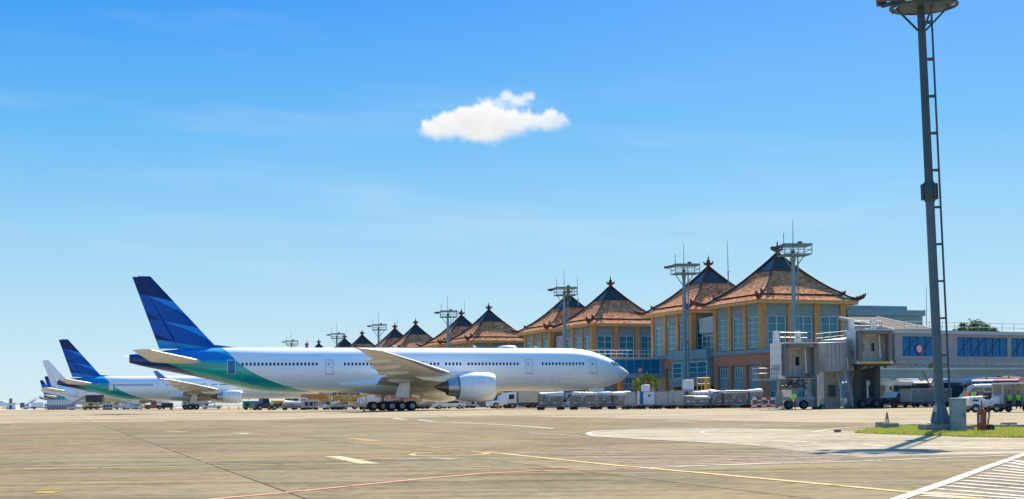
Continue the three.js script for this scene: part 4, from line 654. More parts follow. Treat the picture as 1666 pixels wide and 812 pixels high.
{ // the bridge nearest the apron
  const o = at(1303, 140), t = thing('boarding_bridge', 'boarding bridge with a pale weathered cab on a wheeled frame, behind the standing worker', 'boarding bridge', o, 0.2, 'boarding bridges');
  cab(t, 3.9, 3.3, 3.2, 3.35, { bumper: M.bridgeDark });
  const loc = (px, d, y) => { const [X, , Z] = at(px, d), dx = X - o[0], dz = Z - o[2], c = Math.cos(-0.2), s = Math.sin(-0.2); return [dx * c + dz * s, y, -dx * s + dz * c]; };
  const P0 = loc(1322, 143, 3.8), P1 = loc(1362, 149, 4.15), P2 = loc(1412, 157, 4.7);
  ribbedTunnel(P0, P1, 3.0, 3.0, 6, 'inner_tunnel', M.bridge, t);
  ribbedTunnel([P1[0], P1[1] - 0.15, P1[2]], P2, 3.4, 3.4, 3, 'outer_tunnel', M.bridge, t);
  part('roof_railing', [...railing([[-1.7, 6.85, -1.2], [1.7, 6.85, -2.2]], 1.0, 0.04, 5), ...railing([[P0[0], P0[1] + 3, P0[2] + 1], [P2[0], P2[1] + 3.3, P2[2] + 1]], 0.9, 0.04, 8)], M.steel, t);
  part('side_platform', [ab(-4.0, -1.95, 3.0, 3.15, -3, -1.2), ...railing([[-1.95, 3.15, -1.2], [-4, 3.15, -1.2], [-4, 3.15, -3]], 1.05, 0.04, 3)], M.steel, t);
  for (const x of [-1.5, 1.6]) part('lift_column', [rb(0.36, 3.2, 0.4, 0.03, x, 2.0, -1.9), rb(0.5, 1.1, 0.55, 0.03, x, 1.2, -1.9)], M.bridge, t);
  part('axle_frame', [ab(-2.0, 2.2, 0.95, 1.25, -2.2, -1.6), ab(-1.6, 1.7, 2.0, 2.2, -2.1, -1.7), ab(-0.6, 0.8, 0.55, 0.95, -2.4, -1.4), bar([-1.5, 2.1, -1.9], [1.6, 3.2, -1.9], 0.06), bar([1.6, 2.1, -1.9], [-1.5, 3.2, -1.9], 0.06), ab(-1.95, -1.75, 0.1, 0.95, -2.0, -1.8), ab(2.0, 2.2, 0.2, 0.95, -2.0, -1.8)], M.bridge, t);
  { const g = []; for (let i = 0; i < 9; i++) { const p = []; const x0 = rr(-1.2, 1.2); p.push(V(x0, 3.1, -1.5), V(x0 + rr(-0.8, 0.8), rr(1.9, 2.4), rr(-1.5, -1.1)), V(x0 + rr(-1, 1), rr(2.3, 3.0), -1.6)); g.push(new THREE.TubeGeometry(new THREE.CatmullRomCurve3(p), 10, 0.05, 5)); } part('cable_bundle', g, M.dark, t); }
  for (const x of [-0.75, 0.9]) wheel(t, 0.47, 0.4, x, 0.47, -1.4, M.rimDark);
  part('wheel_stop', rb(0.9, 0.25, 0.4, 0.05, 2.2, 0.13, -1.2), M.black, t);
  const S = loc(1349, 151, 0); part('support_shaft', [ab(S[0] - 0.95, S[0] + 0.95, 0, 4.2, S[2] - 1, S[2] + 0.8)], M.bridge, t);
  part('shaft_bracing', [bar([S[0] + 0.9, 0.4, S[2] + 0.9], [S[0] + 2.6, 3.9, S[2] + 0.9], 0.07), bar([S[0] + 0.9, 3.9, S[2] + 0.9], [S[0] + 2.6, 0.6, S[2] + 0.9], 0.07)], M.steel, t);
  part('electric_box', [rb(0.7, 1.2, 0.35, 0.03, S[0] - 0.1, 1.9, S[2] + 1)], M.bridgeDark, t);
  for (const [px, d] of [[1394, 155], [1416, 157]]) { const q = loc(px, d, 0); part('rotunda_leg', [ab(q[0] - 0.8, q[0] + 0.8, 0, 4.7, q[2] - 0.8, q[2] + 0.8), ab(q[0] - 1.1, q[0] + 1.1, 0, 0.5, q[2] - 1.1, q[2] + 1.1)], M.bridgeDark, t); }  // shadow on the rotunda legs is put into their dark colour
  // service stair
  const A = loc(1369, 147, 4.2), B = loc(1381, 144, 0.1), st = part('stair_stringers', [beam([A[0] - 0.5, A[1], A[2]], [B[0] - 0.5, B[1], B[2]], 0.08, 0.3), beam([A[0] + 0.5, A[1], A[2]], [B[0] + 0.5, B[1], B[2]], 0.08, 0.3), bar([A[0] - 0.5, A[1] + 1, A[2]], [B[0] - 0.5, B[1] + 1, B[2]], 0.04), bar([A[0] + 0.5, A[1] + 1, A[2]], [B[0] + 0.5, B[1] + 1, B[2]], 0.04)], M.steel, t);
  for (let i = 1; i < 18; i++) { const f = i / 18; part('stair_tread', box(0.95, 0.05, 0.26, mix(A[0], B[0], f), mix(A[1], B[1], f) + 0.1, mix(A[2], B[2], f)), M.steel, st); }
  part('stair_landing', [ab(A[0] - 0.8, A[0] + 0.7, 4.1, 4.2, A[2] - 0.9, A[2] + 0.1), ...railing([[A[0] - 0.8, 4.2, A[2] + 0.1], [A[0] + 0.7, 4.2, A[2] + 0.1]], 1.1, 0.05, 4)], M.frameW, t);
}
{ // the higher cab beside it
  const o = at(1424, 147), t = thing('boarding_bridge', 'boarding bridge with a grey open cab and yellow lip, above the parked pickup', 'boarding bridge', o, 0.14, 'boarding bridges');
  cab(t, 4.0, 3.3, 3.0, 4.95, { bumper: M.yellow });
  ribbedTunnel([0.8, 4.9, -3], [2.6, 4.95, -9], 3.3, 3.3, 3, 'tunnel', M.bridge, t);
  part('lift_column', [rb(0.5, 4.8, 0.5, 0.04, -1.1, 2.4, -2), rb(0.5, 4.8, 0.5, 0.04, 1.1, 2.4, -2), ab(-1.5, 1.5, 0.6, 1.1, -2.3, -1.7)], M.bridgeDark, t);
  for (const x of [-0.8, 0.8]) wheel(t, 0.48, 0.4, x, 0.48, -1.6, M.rimDark);
  part('under_frame', [ab(-1.9, 1.9, 4.5, 4.7, -2.8, 0), ...[-1.4, -0.5, 0.4, 1.3].map(x => cyl(0.14, 0.1, 0.3, x, 4.25, -0.3))], M.bridgeDark, t);
  part('roof_railing', railing([[-1.9, 8.42, -2.6], [1.9, 8.42, -2.6], [2.6, 8.42, -8]], 0.95, 0.04, 6), M.steel, t);
}
{ // fixed glazed corridor running off to the right
  const A0 = at(1457, 153), an = 28 * RAD, t = thing('glazed_corridor', 'raised corridor with blue glazing running off to the right edge', 'corridor', A0, an);
  const L = 44, y0 = 5.15, y1 = 8.35;
  part('floor_slab', ab(0, L, y0 - 0.25, y0 + 0.12, -3.6, 0.25), M.bridge, t);
  part('roof_slab', ab(-0.2, L, y1 - 0.15, y1 + 0.25, -3.8, 0.35), M.wallPale, t);
  part('lower_wall', [ab(0, L, y0 + 0.12, y0 + 0.55, -0.2, 0)], M.bridge, t);
  part('back_wall', ab(0, L, y0 + 0.1, y1, -3.6, -3.4), M.wallBlue, t);
  part('upper_wall', [ab(0, L, y1 - 0.45, y1 - 0.15, -0.2, 0)], M.bridge, t);
  const solid = [[0, 1.1], [7.0, 9.4], [17.4, 18.0], [27, 29.4], [37, 38]];
  for (const [a, b] of solid) part('wall_panel', ab(a, b, y0 + 0.55, y1 - 0.45, -0.22, 0.02), M.bridge, t);
  for (const [a, b] of [[1.1, 7.0], [9.4, 17.4], [18, 27], [29.4, 37]]) { const n = Math.round((b - a) / 1.15); for (let i = 0; i < n; i++) part('glass_pane', ab(a + (b - a) * i / n + 0.03, a + (b - a) * (i + 1) / n - 0.03, y0 + 0.55, y1 - 0.45, -0.12, -0.1 + 0.002 * (i % 3)), M.blueGlass, t); for (let i = 1; i < n; i++) part('mullion', ab(a + (b - a) * i / n - 0.03, a + (b - a) * i / n + 0.03, y0 + 0.55, y1 - 0.45, -0.14, -0.04), M.bridgeDark, t); for (let i = 0; i < n - 1; i += 2) part('truss_diagonal', bar([a + (b - a) * (i + 0.1) / n, y0 + 0.6, -0.06], [a + (b - a) * (i + 1.9) / n, y1 - 0.5, -0.06], 0.035, 5), M.bridgeDark, t); }
  part('roof_railing', railing([[2, y1 + 0.25, -0.6], [L, y1 + 0.25, -0.6]], 1.0, 0.03, 22), M.steel, t);
  for (const x of [8.2, 24, 40]) { part('pillar', [rb(0.6, y0 - 0.3, 0.6, 0.05, x, (y0 - 0.3) / 2, -1.8), rb(1.6, 0.5, 1.4, 0.05, x, y0 - 0.5, -1.8)], M.bridge, t); part('pillar_brace', [bar([x - 2.4, 0.4, -1.8], [x, y0 - 1, -1.8], 0.08), bar([x + 0.1, 0.4, -1.8], [x - 2.4, y0 - 1, -1.8], 0.08)], M.steel, t); }
  part('round_sign', disc(0.52).translate(3.6, y0 + 1.35, 0.03), M.sign, t);
  part('roof_pipe', [bar([7.8, y1 + 0.2, -1.5], [7.8, y1 + 5.6, -1.5], 0.08, 6, 0.03)], M.galv, t);
}
{ // lean-to roof of ribbed sheeting where the corridor meets the concourse
  const t = thing('sheeted_roof', 'brown ribbed lean-to roof above the start of the glazed corridor', 'roof', at(1455, 156), 12 * RAD);
  const L = 4.6; part('side_wall', [extr([[0.2, 8.42], [-13, 8.42], [-13, 10.5]], L - 0.2).rotateY(-Math.PI / 2).translate(L - 0.1, 0, 0)], M.wallBlue, t);
  part('room_wall', ab(0.05, L - 0.05, 4.8, 8.4, -13, -4), M.wallBlue, t);
  const rf = part('roof_sheet', beam([L / 2, 8.62, 0.5], [L / 2, 10.85, -13.4], L + 0.3, 0.1), M.corr, t);
  for (let i = 0; i < 15; i++) { const x = 0.1 + i * (L - 0.2) / 14; part('sheet_rib', beam([x, 8.72, 0.5], [x, 10.95, -13.4], 0.12, 0.12), M.corr, rf); }
  for (const x of [-0.2, L + 0.2]) part('verge_board', beam([x, 8.68, 0.6], [x, 10.95, -13.5], 0.14, 0.3), M.wallPale, rf);
}
{ // the low building under the corridor
  const t = thing('low_terminal_building', 'low blue-grey terminal building behind the parked buses', 'building', at(1425, 174), 24 * RAD);
  part('fascia', ab(0, 60, 3.0, 4.75, -1, 0), M.wallBlue, t); part('upper_wall', ab(0, 60, 4.75, 6.6, -1.6, -0.5), M.wallBlue, t); part('canopy_edge', ab(-0.3, 60, 4.6, 4.9, -1, 0.25), M.wallPale, t);
  for (let i = 0; i < 20; i++) windowUnit(t, 2.6, 0.95, 2, 1, onFace(0, 1.6 + i * 2.9, 5.05, -0.46), 1, true);
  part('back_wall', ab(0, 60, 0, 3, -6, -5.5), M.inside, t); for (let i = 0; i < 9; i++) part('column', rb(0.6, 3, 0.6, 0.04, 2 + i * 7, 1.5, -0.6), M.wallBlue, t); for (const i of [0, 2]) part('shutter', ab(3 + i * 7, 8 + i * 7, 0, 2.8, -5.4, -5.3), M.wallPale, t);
  part('side_wall', ab(-0.2, 0, 0, 6.6, -6, -1), M.wallBlue, t);
}
{ // glazed bridge behind the airliner nose
  const p = TF(24, -7.0), t = thing('glazed_bridge', 'glazed boarding bridge with a red round sign beside the airliner nose', 'boarding bridge', p, ROW, 'boarding bridges'), y0 = 5.0;
  part('floor_beam', ab(-13.2, 0.9, y0 - 0.3, y0, -1.5, 1.5), M.wallBlue, t); part('roof_slab', ab(-13.2, 0.9, y0 + 2.6, y0 + 2.85, -1.6, 1.6), M.wallPale, t);
  part('end_wall', ab(-0.9, 0.8, y0, y0 + 2.6, -1.4, 1.42), M.wallBlue, t); part('back_wall', ab(-13.2, -0.9, y0, y0 + 2.6, -1.42, -1.3), M.wallBlue, t);
  for (let i = 0; i < 8; i++) { const x = -0.9 - (i + 1) * 1.45; part('glass_pane', ab(x + 0.03, x + 1.42, y0 + 0.35, y0 + 2.4, 1.3, 1.33 + 0.003 * (i % 3)), M.blueGlass, t); part('mullion', ab(x - 0.03, x + 0.03, y0, y0 + 2.6, 1.26, 1.4), M.wallBlue, t); }
  part('sill', ab(-13.2, -0.9, y0, y0 + 0.35, 1.28, 1.41), M.wallBlue, t); part('head', ab(-13.2, -0.9, y0 + 2.4, y0 + 2.6, 1.28, 1.41), M.wallBlue, t);
  part('roof_railing', railing([[-13.2, y0 + 2.85, 1.3], [0.5, y0 + 2.85, 1.3], [0.5, y0 + 2.85, -1.3]], 1.1, 0.04, 14), M.frameW, t);
  part('round_sign', disc(0.48).translate(-4.3, y0 + 0.85, 1.43), M.sign, t);
  part('lettering', Array.from({ length: 9 }, (_, i) => box(0.16 + (i % 3) * 0.05, 0.22, 0.01, -3.5 + i * 0.27, y0 + 0.8, 1.36)), std([0.02, 0.22, 0.6], 0.5), t);
  for (const x of [-2.2, -7, -12.4]) part('pillar', rb(0.8, y0 - 0.3, 0.8, 0.04, x, (y0 - 0.3) / 2, 0), M.brick, t);
}
console.log('bridges done');
// ================================================================ CARGO, DOLLIES AND VEHICLES
M.wrap = std([1, 1, 1], 0.4, { map: rep(T.wrap, 1.7), bumpMap: rep(T.wrap, 0.9), bumpScale: 0.05 });
M.tarp = std([0.85, 0.85, 0.84], 0.5, { bumpMap: rep(T.wrap, 0.8), bumpScale: 0.04 });
M.net = std([0.2, 0.19, 0.18], 0.9);
M.sack = std([0.5, 0.4, 0.25], 0.9, { map: rep(T.wrap, 1) });
M.navy = new THREE.MeshPhysicalMaterial({ roughness: 0.4, clearcoat: 0.6 }); M.navy.color.setRGB(0.02, 0.035, 0.055);
M.paintW = new THREE.MeshPhysicalMaterial({ roughness: 0.4, clearcoat: 0.6, map: rep(T.grime, 3) }); M.paintW.color.setRGB(0.74, 0.75, 0.76);
M.paintB = new THREE.MeshPhysicalMaterial({ roughness: 0.35, clearcoat: 0.8 }); M.paintB.color.setRGB(0.36, 0.43, 0.47);
M.paintR = new THREE.MeshPhysicalMaterial({ roughness: 0.35, clearcoat: 0.8, map: rep(T.grime, 4) }); M.paintR.color.setRGB(0.42, 0.03, 0.03);
M.lampO = std([0.85, 0.25, 0.02], 0.4); M.lampR = std([0.5, 0.02, 0.02], 0.3); M.lampW = std([0.7, 0.7, 0.68], 0.2);
const stripeTex = (a, b, n) => paintCanvas(256, 64, 0, 1, 0, 1, (p, l, x) => { x.fillStyle = a; x.fillRect(0, 0, 256, 64); x.fillStyle = b; for (let i = -1; i < n; i++) { x.beginPath(); const w = 256 / n; x.moveTo(i * w, 64); x.lineTo(i * w + w / 2, 64); x.lineTo(i * w + w, 0); x.lineTo(i * w + w / 2, 0); x.fill(); } });
const hazard = stripeTex('rgb(225,160,20)', 'rgb(25,25,25)', 6); hazard.wrapS = hazard.wrapT = THREE.RepeatWrapping;
M.hazard = std([1, 1, 1], 0.6, { map: hazard });
const checker = paintCanvas(256, 64, 0, 1, 0, 1, (p, l, x) => { x.fillStyle = 'rgb(225,222,220)'; x.fillRect(0, 0, 256, 64); x.fillStyle = 'rgb(190,30,40)'; for (let i = 0; i < 8; i++) for (let j = 0; j < 2; j++) if ((i + j) & 1) x.fillRect(i * 32, j * 32, 32, 32); }); checker.wrapS = checker.wrapT = THREE.RepeatWrapping; 
M.checker = std([1, 1, 1], 0.6, { map: (() => { const c = checker.clone(); c.repeat.set(0.25, 1); c.needsUpdate = true; return c; })() });
const YAW = 6 * RAD;

function lump(w, h, d, seed, sag) {                                  // soft wrapped load: a box with bulging, uneven faces
  const g = new RoundedBoxGeometry(w, h, d, 8, 0.22), p = g.attributes.position;
  for (let i = 0; i < p.count; i++) { const x = p.getX(i), y = p.getY(i), z = p.getZ(i); const n = fbm(x * 1.1 + seed, y * 1.3 + z * 0.9 + seed * 2, 7 + seed, 3) - 0.5, b = 1 + n * 0.16; p.setXYZ(i, x * b, y + h / 2 + (y > 0 ? n * sag * 2.2 + sag * 0.3 * Math.sin(x * 2 + seed) : 0), z * (1 + n * 0.16)); }
  g.computeVertexNormals(); return g;
}
function netGeo(w, h, d) { const g = [], r = 0.016, o = 0.06; const side = (len, put) => { const n = Math.round(len / 0.52), st = len / n; for (let i = -Math.ceil(h / st); i < n; i++) { const seg = (x0, x1, y0, y1) => { if (x0 < 0) { const f = -x0 / (x1 - x0); y0 += (y1 - y0) * f; x0 = 0; } if (x1 > len) { const f = (len - x0) / (x1 - x0); y1 = y0 + (y1 - y0) * f; x1 = len; } if (x1 > x0) g.push(bar(put(x0, y0), put(x1, y1), r, 4)); }; seg(i * st, i * st + h, 0, h); seg(i * st, i * st + h, h, 0); } }; side(w, (a, y) => [a - w / 2, y, d / 2 + o]); side(d, (a, y) => [-w / 2 - o, y, a - d / 2]); for (let i = 0; i <= 6; i++) g.push(bar([-w / 2 + w * i / 6, h + 0.06, -d / 2], [-w / 2 + w * i / 6, h + 0.06, d / 2], r, 4)); return g; }
const dollyProto = {};
function dolly(pos, yaw, len, label) {
  const key = len; if (dollyProto[key]) return dup(dollyProto[key], pos, yaw, label);
  const t = thing('pallet_dolly', label, 'dolly', pos, yaw, 'flat cargo dollies'), w = 2.3;
  part('deck_frame', [ab(-len / 2, len / 2, 0.4, 0.52, -w / 2, -w / 2 + 0.14), ab(-len / 2, len / 2, 0.4, 0.52, w / 2 - 0.14, w / 2), ab(-len / 2, -len / 2 + 0.14, 0.4, 0.52, -w / 2, w / 2), ab(len / 2 - 0.14, len / 2, 0.4, 0.52, -w / 2, w / 2), ab(-len / 2, len / 2, 0.33, 0.4, -0.2, 0.2)], M.steel, t);
  for (let i = 0; i < 7; i++) part('roller', bar([-len / 2 + 0.3 + i * (len - 0.6) / 6, 0.47, -w / 2 + 0.16], [-len / 2 + 0.3 + i * (len - 0.6) / 6, 0.47, w / 2 - 0.16], 0.05, 8), M.steel, t);
  for (const x of [-0.3, 0.32]) part('side_marker', ab(x * len - 0.28, x * len + 0.28, 0.4, 0.5, w / 2, w / 2 + 0.012), M.red, t);
  for (const x of [-len * 0.36, len * 0.36]) for (const z of [-0.8, 0.8]) { part('axle_bracket', box(0.12, 0.2, 0.12, x, 0.32, z), M.dark, t); for (const q of [-0.19, 0.19]) wheel(t, 0.19, 0.14, x + q, 0.19, z + 0.1 * Math.sign(z), M.rimDark); }
  part('drawbar', [bar([-len / 2, 0.38, 0], [-len / 2 - 0.75, 0.3, 0], 0.04), bar([-len / 2 - 0.75, 0.3, 0], [-len / 2 - 0.9, 0.3, 0], 0.07)], M.steel, t);
  return (dollyProto[key] = t);
}
function cargo(pos, yaw, w, h, d, seed, label, tarp, net = true) {
  const t = thing('netted_cargo', label, 'cargo', pos, yaw, 'wrapped cargo on dollies');
  part('wrapped_load', lump(w, h, d, seed, tarp ? 0.2 : 0.1), M.wrap, t);
  part('top_sheet', [(() => { const g = lump(w + 0.05, 0.5, d + 0.05, seed + 3, 0.24); return g.translate(0, h - 0.42 + (tarp || 0), 0); })()], M.tarp, t);
  if (net) part('cargo_net', netGeo(w, h, d), M.net, t);
  return t;
}
const D0 = 172;
[[896, 3.3, 2.9, 1.55, 'leftmost wrapped and netted cargo load, by the airliner engine'], [950.5, 3.5, 3.2, 1.6, 'second wrapped cargo load from the left, under the airliner belly'], [984, 2.2, 1.7, 1.58, 'narrow wrapped cargo load, third from the left'], [1011, 2.8, 2.35, 1.55, 'fourth wrapped cargo load, under the airliner nose']].forEach(([px, len, w, h, lab], i) => { const d = D0 + (i > 1 ? 2.5 : 0); dolly(at(px, d), YAW, len + 0.15, ['leftmost flat dolly under netted cargo', 'second flat dolly from the left under netted cargo', 'third flat dolly from the left, short', 'fourth flat dolly from the left, under the airliner nose'][i]); cargo(at(px, d, 0.53), YAW, w, h, 2.0, i * 5 + 1, lab); });
// aluminium containers
function container(pos, yaw, w, h, style, label) {
  const t = thing('cargo_container', label, 'container', pos, yaw, 'metal containers on dollies'), d = 1.5, m = style === 1 ? M.paintW : M.alu;
  part('shell', rb(w, h, d, 0.03, 0, h / 2, 0), m, t);
  part('edge_frame', [ab(-w / 2 - 0.02, w / 2 + 0.02, 0, 0.09, d / 2, d / 2 + 0.025), ab(-w / 2 - 0.02, w / 2 + 0.02, h - 0.09, h, d / 2, d / 2 + 0.025), ab(-w / 2 - 0.02, -w / 2 + 0.07, 0.09, h - 0.09, d / 2, d / 2 + 0.025), ab(w / 2 - 0.07, w / 2 + 0.02, 0.09, h - 0.09, d / 2, d / 2 + 0.025)], M.steel, t);
  for (let i = 0; i < 2; i++) part('door_panel', ab(-w / 2 + 0.12 + i * (w / 2 - 0.1), -w / 2 + 0.12 + (i + 1) * (w / 2 - 0.13), 0.12, h * (i ? 0.92 : 0.88), d / 2, d / 2 + 0.016), m, t);
  if (style === 1) {
    part('blue_panel', ab(-w / 2 + 0.02, -w / 2 + 0.46, 0.06, h - 0.04, d / 2 + 0.016, d / 2 + 0.034), M.blue, t);
    const sh = new THREE.Shape(); sh.moveTo(0, 0.08); sh.quadraticCurveTo(0.18, 0.3, 0.42, 0.2); sh.quadraticCurveTo(0.3, 0.14, 0.36, 0.02); sh.quadraticCurveTo(0.2, 0.0, 0.14, -0.1); sh.quadraticCurveTo(0.02, -0.08, 0, 0.08);
    part('bird_emblem', new THREE.ShapeGeometry(sh).scale(1.1, 1.1, 1).translate(0.02, h * 0.62, d / 2 + 0.03), M.blue, t);
  }
  if (style === 2) part('orange_tag', ab(-w / 2 + 0.2, -w / 2 + 0.34, h * 0.45, h * 0.68, d / 2 + 0.016, d / 2 + 0.03), M.orange, t);
  return t;
}
[[1026, 1.0, 1.62, 0, 'narrow grey container right of the cargo under the airliner nose'], [1051.5, 1.95, 1.66, 1, 'white container with a blue stripe and bird emblem'], [1075, 1.6, 1.62, 2, 'grey metal container with an orange tag'], [1089.5, 0.72, 1.62, 0, 'slim grey container between two wider ones'], [1102.5, 1.35, 1.72, 0, 'tall grey container at the right end of the container row']].forEach(([px, w, h, s, lab], i) => { container(at(px, 170.5, 0.53), YAW, w, h, s, lab); });
[[1028, 2.1, 'flat dolly under the narrow container'], [1053, 2.1, 'flat dolly under the container with the bird emblem'], [1079, 2.1, 'flat dolly under the tagged container'], [1102, 2.1, 'flat dolly under the tall end container']].forEach(([px, l, lab]) => dolly(at(px, 170.5), YAW, l, lab));
[[1134, 3.0, 0.95, 3.2, 'low sagging cargo load under a white sheet'], [1143, 2.3, 1.55, 2.4, 'wrapped load behind the low sheeted cargo', 173.5], [1164, 1.35, 1.6, 1.5, 'wrapped cargo load right of the low sheeted one'], [1196, 3.1, 1.62, 3.3, 'wide netted cargo load left of the boarding bridge'], [1228, 1.65, 1.7, 1.8, 'last netted cargo load, touching the boarding bridge']].forEach(([px, w, h, l, lab, d = 170], i) => { const y = YAW; if (i !== 1) dolly(at(px, d), y, l, ['flat dolly under the low sheeted cargo', '', 'short dolly right of the low sheeted cargo', 'flat dolly under the wide netted cargo', 'flat dolly nearest the boarding bridge'][i]); else dolly(at(px, d), y, 2.6, 'flat dolly hidden behind the low sheeted cargo'); cargo(at(px, d, 0.53), y, w, h, 1.7, 30 + i * 4, lab, i === 0 ? 0.1 : 0, i !== 0); });

// ---- vehicles (local x forward)
function roundProfile(pts, depth, b = 0.06) { return extr(pts, depth - 2 * b, b).translate(0, 0, -depth / 2 + b); }
function bus(pos, yaw, label, roofM, sideM) {
  const t = thing('apron_bus', label, 'bus', pos, yaw, 'apron buses under the corridor'), L = 11, W = 2.9;
  part('body', roundProfile([[-L / 2, 0.35], [L / 2 - 0.1, 0.35], [L / 2, 0.7], [L / 2, 1.2], [L / 2 - 0.25, 2.75], [L / 2 - 0.5, 2.9], [-L / 2, 2.9]], W, 0.08), sideM, t);
  part('roof', [rb(L - 1.1, 0.22, W - 0.2, 0.1, -0.3, 3.0, 0), rb(2.2, 0.28, 1.8, 0.1, -1.5, 3.2, 0)], roofM, t);
  part('windscreen', roundProfile([[L / 2 - 0.03, 1.05], [L / 2 + 0.1, 1.1], [L / 2 - 0.1, 2.66], [L / 2 - 0.3, 2.72]], W - 0.3, 0.02), M.carGlass, t);
  for (const z of [-1, 1]) for (let i = 0; i < 6; i++) part('side_window', ab(-L / 2 + 0.5 + i * 1.68, -L / 2 + 2.1 + i * 1.68, 1.25, 2.5, z * W / 2 - 0.02, z * W / 2 + 0.02), M.carGlass, t);
  for (const z of [-1, 1]) { part('headlight', box(0.06, 0.2, 0.4, L / 2 + 0.07, 0.85, z * 1.05), M.lampW, t); part('mirror', rb(0.12, 0.5, 0.2, 0.03, L / 2 + 0.2, 2.2, z * (W / 2 + 0.15)), M.black, t); part('wheel_arch', ab(L / 2 - 2.7, L / 2 - 1.5, 0.35, 1.05, z * W / 2 - 0.03, z * W / 2 + 0.012), M.black, t); }
  part('bumper', rb(0.2, 0.35, W, 0.05, L / 2, 0.5, 0), sideM, t);
  for (const x of [L / 2 - 2.1, -L / 2 + 2.4]) for (const z of [-1.25, 1.25]) wheel(t, 0.48, 0.3, x, 0.48, z);
  part('beacon', cyl(0.12, 0.08, 0.22, L / 2 - 0.9, 3.1, 0), M.lampO, t);
  return t;
}
[[1402, 158, 'white apron bus at the left end, half behind the dark bridge leg', M.paintW, M.paintW, 4.0], [1446, 163, 'white apron bus behind the grey covered carts', M.paintW, M.paintW, 3.9], [1500, 166, 'white apron bus behind the near mast', M.paintW, M.paintW, 4.1], [1566, 155, 'white-roofed apron bus right of the near mast', M.paintW, M.paintB, 3.95], [1612, 152, 'red-roofed apron bus behind the white van', M.paintR, M.paintB, 4.0], [1655, 149, 'dark red apron bus at the right edge', M.paintR, M.paintR, 3.9]].forEach(([px, d, lab, a, b, y]) => bus(at(px + 20, d + 2), y, lab, a, b));
function pickup(pos, yaw, label) {
  const t = thing('pickup_truck', label, 'pickup truck', pos, yaw), W = 1.75;
  part('body', [roundProfile([[-2.5, 0.45], [2.45, 0.45], [2.5, 0.8], [2.3, 0.98], [1.2, 1.05], [-0.5, 1.05], [-2.5, 1.05]], W, 0.05)], M.navy, t);
  part('cab', roundProfile([[1.15, 1.03], [0.5, 1.65], [-0.4, 1.68], [-0.6, 1.03]], W - 0.15, 0.06), M.paintW, t);
  for (const z of [-1, 1]) part('side_window', extr([[0.88, 1.08], [0.42, 1.55], [-0.3, 1.57], [-0.42, 1.08]], 0.03).translate(0, 0, z * (W / 2 - 0.07) - 0.015), M.carGlass, t);
  part('windscreen', beam([1.06, 1.12, 0], [0.56, 1.62, 0], W - 0.4, 0.04), M.carGlass, t);
  part('headlight', [box(0.05, 0.16, 0.3, 2.46, 0.82, -0.65), box(0.05, 0.16, 0.3, 2.46, 0.82, 0.65)], M.lampW, t);
  part('tail_lamp', [box(0.05, 0.2, 0.14, -2.52, 0.85, -0.75), box(0.05, 0.2, 0.14, -2.52, 0.85, 0.75)], M.lampR, t);
  for (const x of [1.55, -1.5]) for (const z of [-0.75, 0.75]) wheel(t, 0.34, 0.22, x, 0.34, z);
  part('beacon', cyl(0.1, 0.08, 0.2, 0, 1.68, 0), M.lampO, t);
  return t;
}
pickup(at(1453, 152), Math.PI + 0.85, 'dark pickup truck with a white cab roof right of the dark bridge legs');
{ const t = thing('sack_load', 'pale sacks piled in the bed of the dark pickup', 'sacks', at(1459, 153.6, 1.02), 0.85); for (let i = 0; i < 4; i++) part('sack', lump(0.85, 0.42, 1.3, 60 + i, 0.08).translate(-0.95 + i * 0.62, i % 2 * 0.06, 0), M.sack, t); }
M.curtain = std([0.2, 0.205, 0.18], 0.85, { map: rep(T.grime, 2) });
function coveredCart(pos, yaw, label, open) {
  const t = thing('covered_cart', label, 'cart', pos, yaw, 'covered baggage carts'), L = 2.9, W = 1.7;
  part('bed', ab(-L / 2, L / 2, 0.42, 0.58, -W / 2, W / 2), M.dark, t);
  part('roof', rb(L + 0.1, 0.09, W + 0.1, 0.03, 0, 1.98, 0), M.alu, t);
  for (const x of [-L / 2 + 0.05, L / 2 - 0.05, open ? 0.15 : -L / 6]) for (const z of [-W / 2 + 0.05, W / 2 - 0.05]) part('post', box(0.08, 1.4, 0.08, x, 1.26, z), M.alu, t);
  part('back_panel', ab(-L / 2, L / 2, 0.6, 1.9, -W / 2, -W / 2 + 0.04), M.alu, t);
  for (const x of [-1, 1]) part('end_panel', ab(x * L / 2 - 0.02, x * L / 2 + 0.02, 0.6, open ? 1.25 : 1.92, -W / 2 + 0.06, W / 2 - 0.06), M.alu, t);
  if (!open) { part('curtain', (() => { const g = gridGeo(24, 6, (u, v) => [mix(-L / 2, L / 2, u), mix(0.55, 1.93, v), W / 2 - 0.02 + 0.03 * Math.sin(u * 40) * (1 - v * 0.6)], true); return g; })(), M.curtain, t); }
  for (const x of [-L * 0.32, L * 0.32]) for (const z of [-0.65, 0.65]) wheel(t, 0.25, 0.16, x, 0.25, z, M.rimDark);
  part('drawbar', [bar([-L / 2, 0.4, 0], [-L / 2 - 0.8, 0.3, 0], 0.04)], M.steel, t);
  return t;
}
coveredCart(at(1490, 150), 0.5, 'grey curtained baggage cart right of the dark pickup', false);
coveredCart(at(1524, 152), 0.5, 'grey curtained baggage cart half hidden by the near mast', false);
coveredCart(at(1655, 97), 0.08, 'open baggage cart carrying two seated workers at the right edge', true);
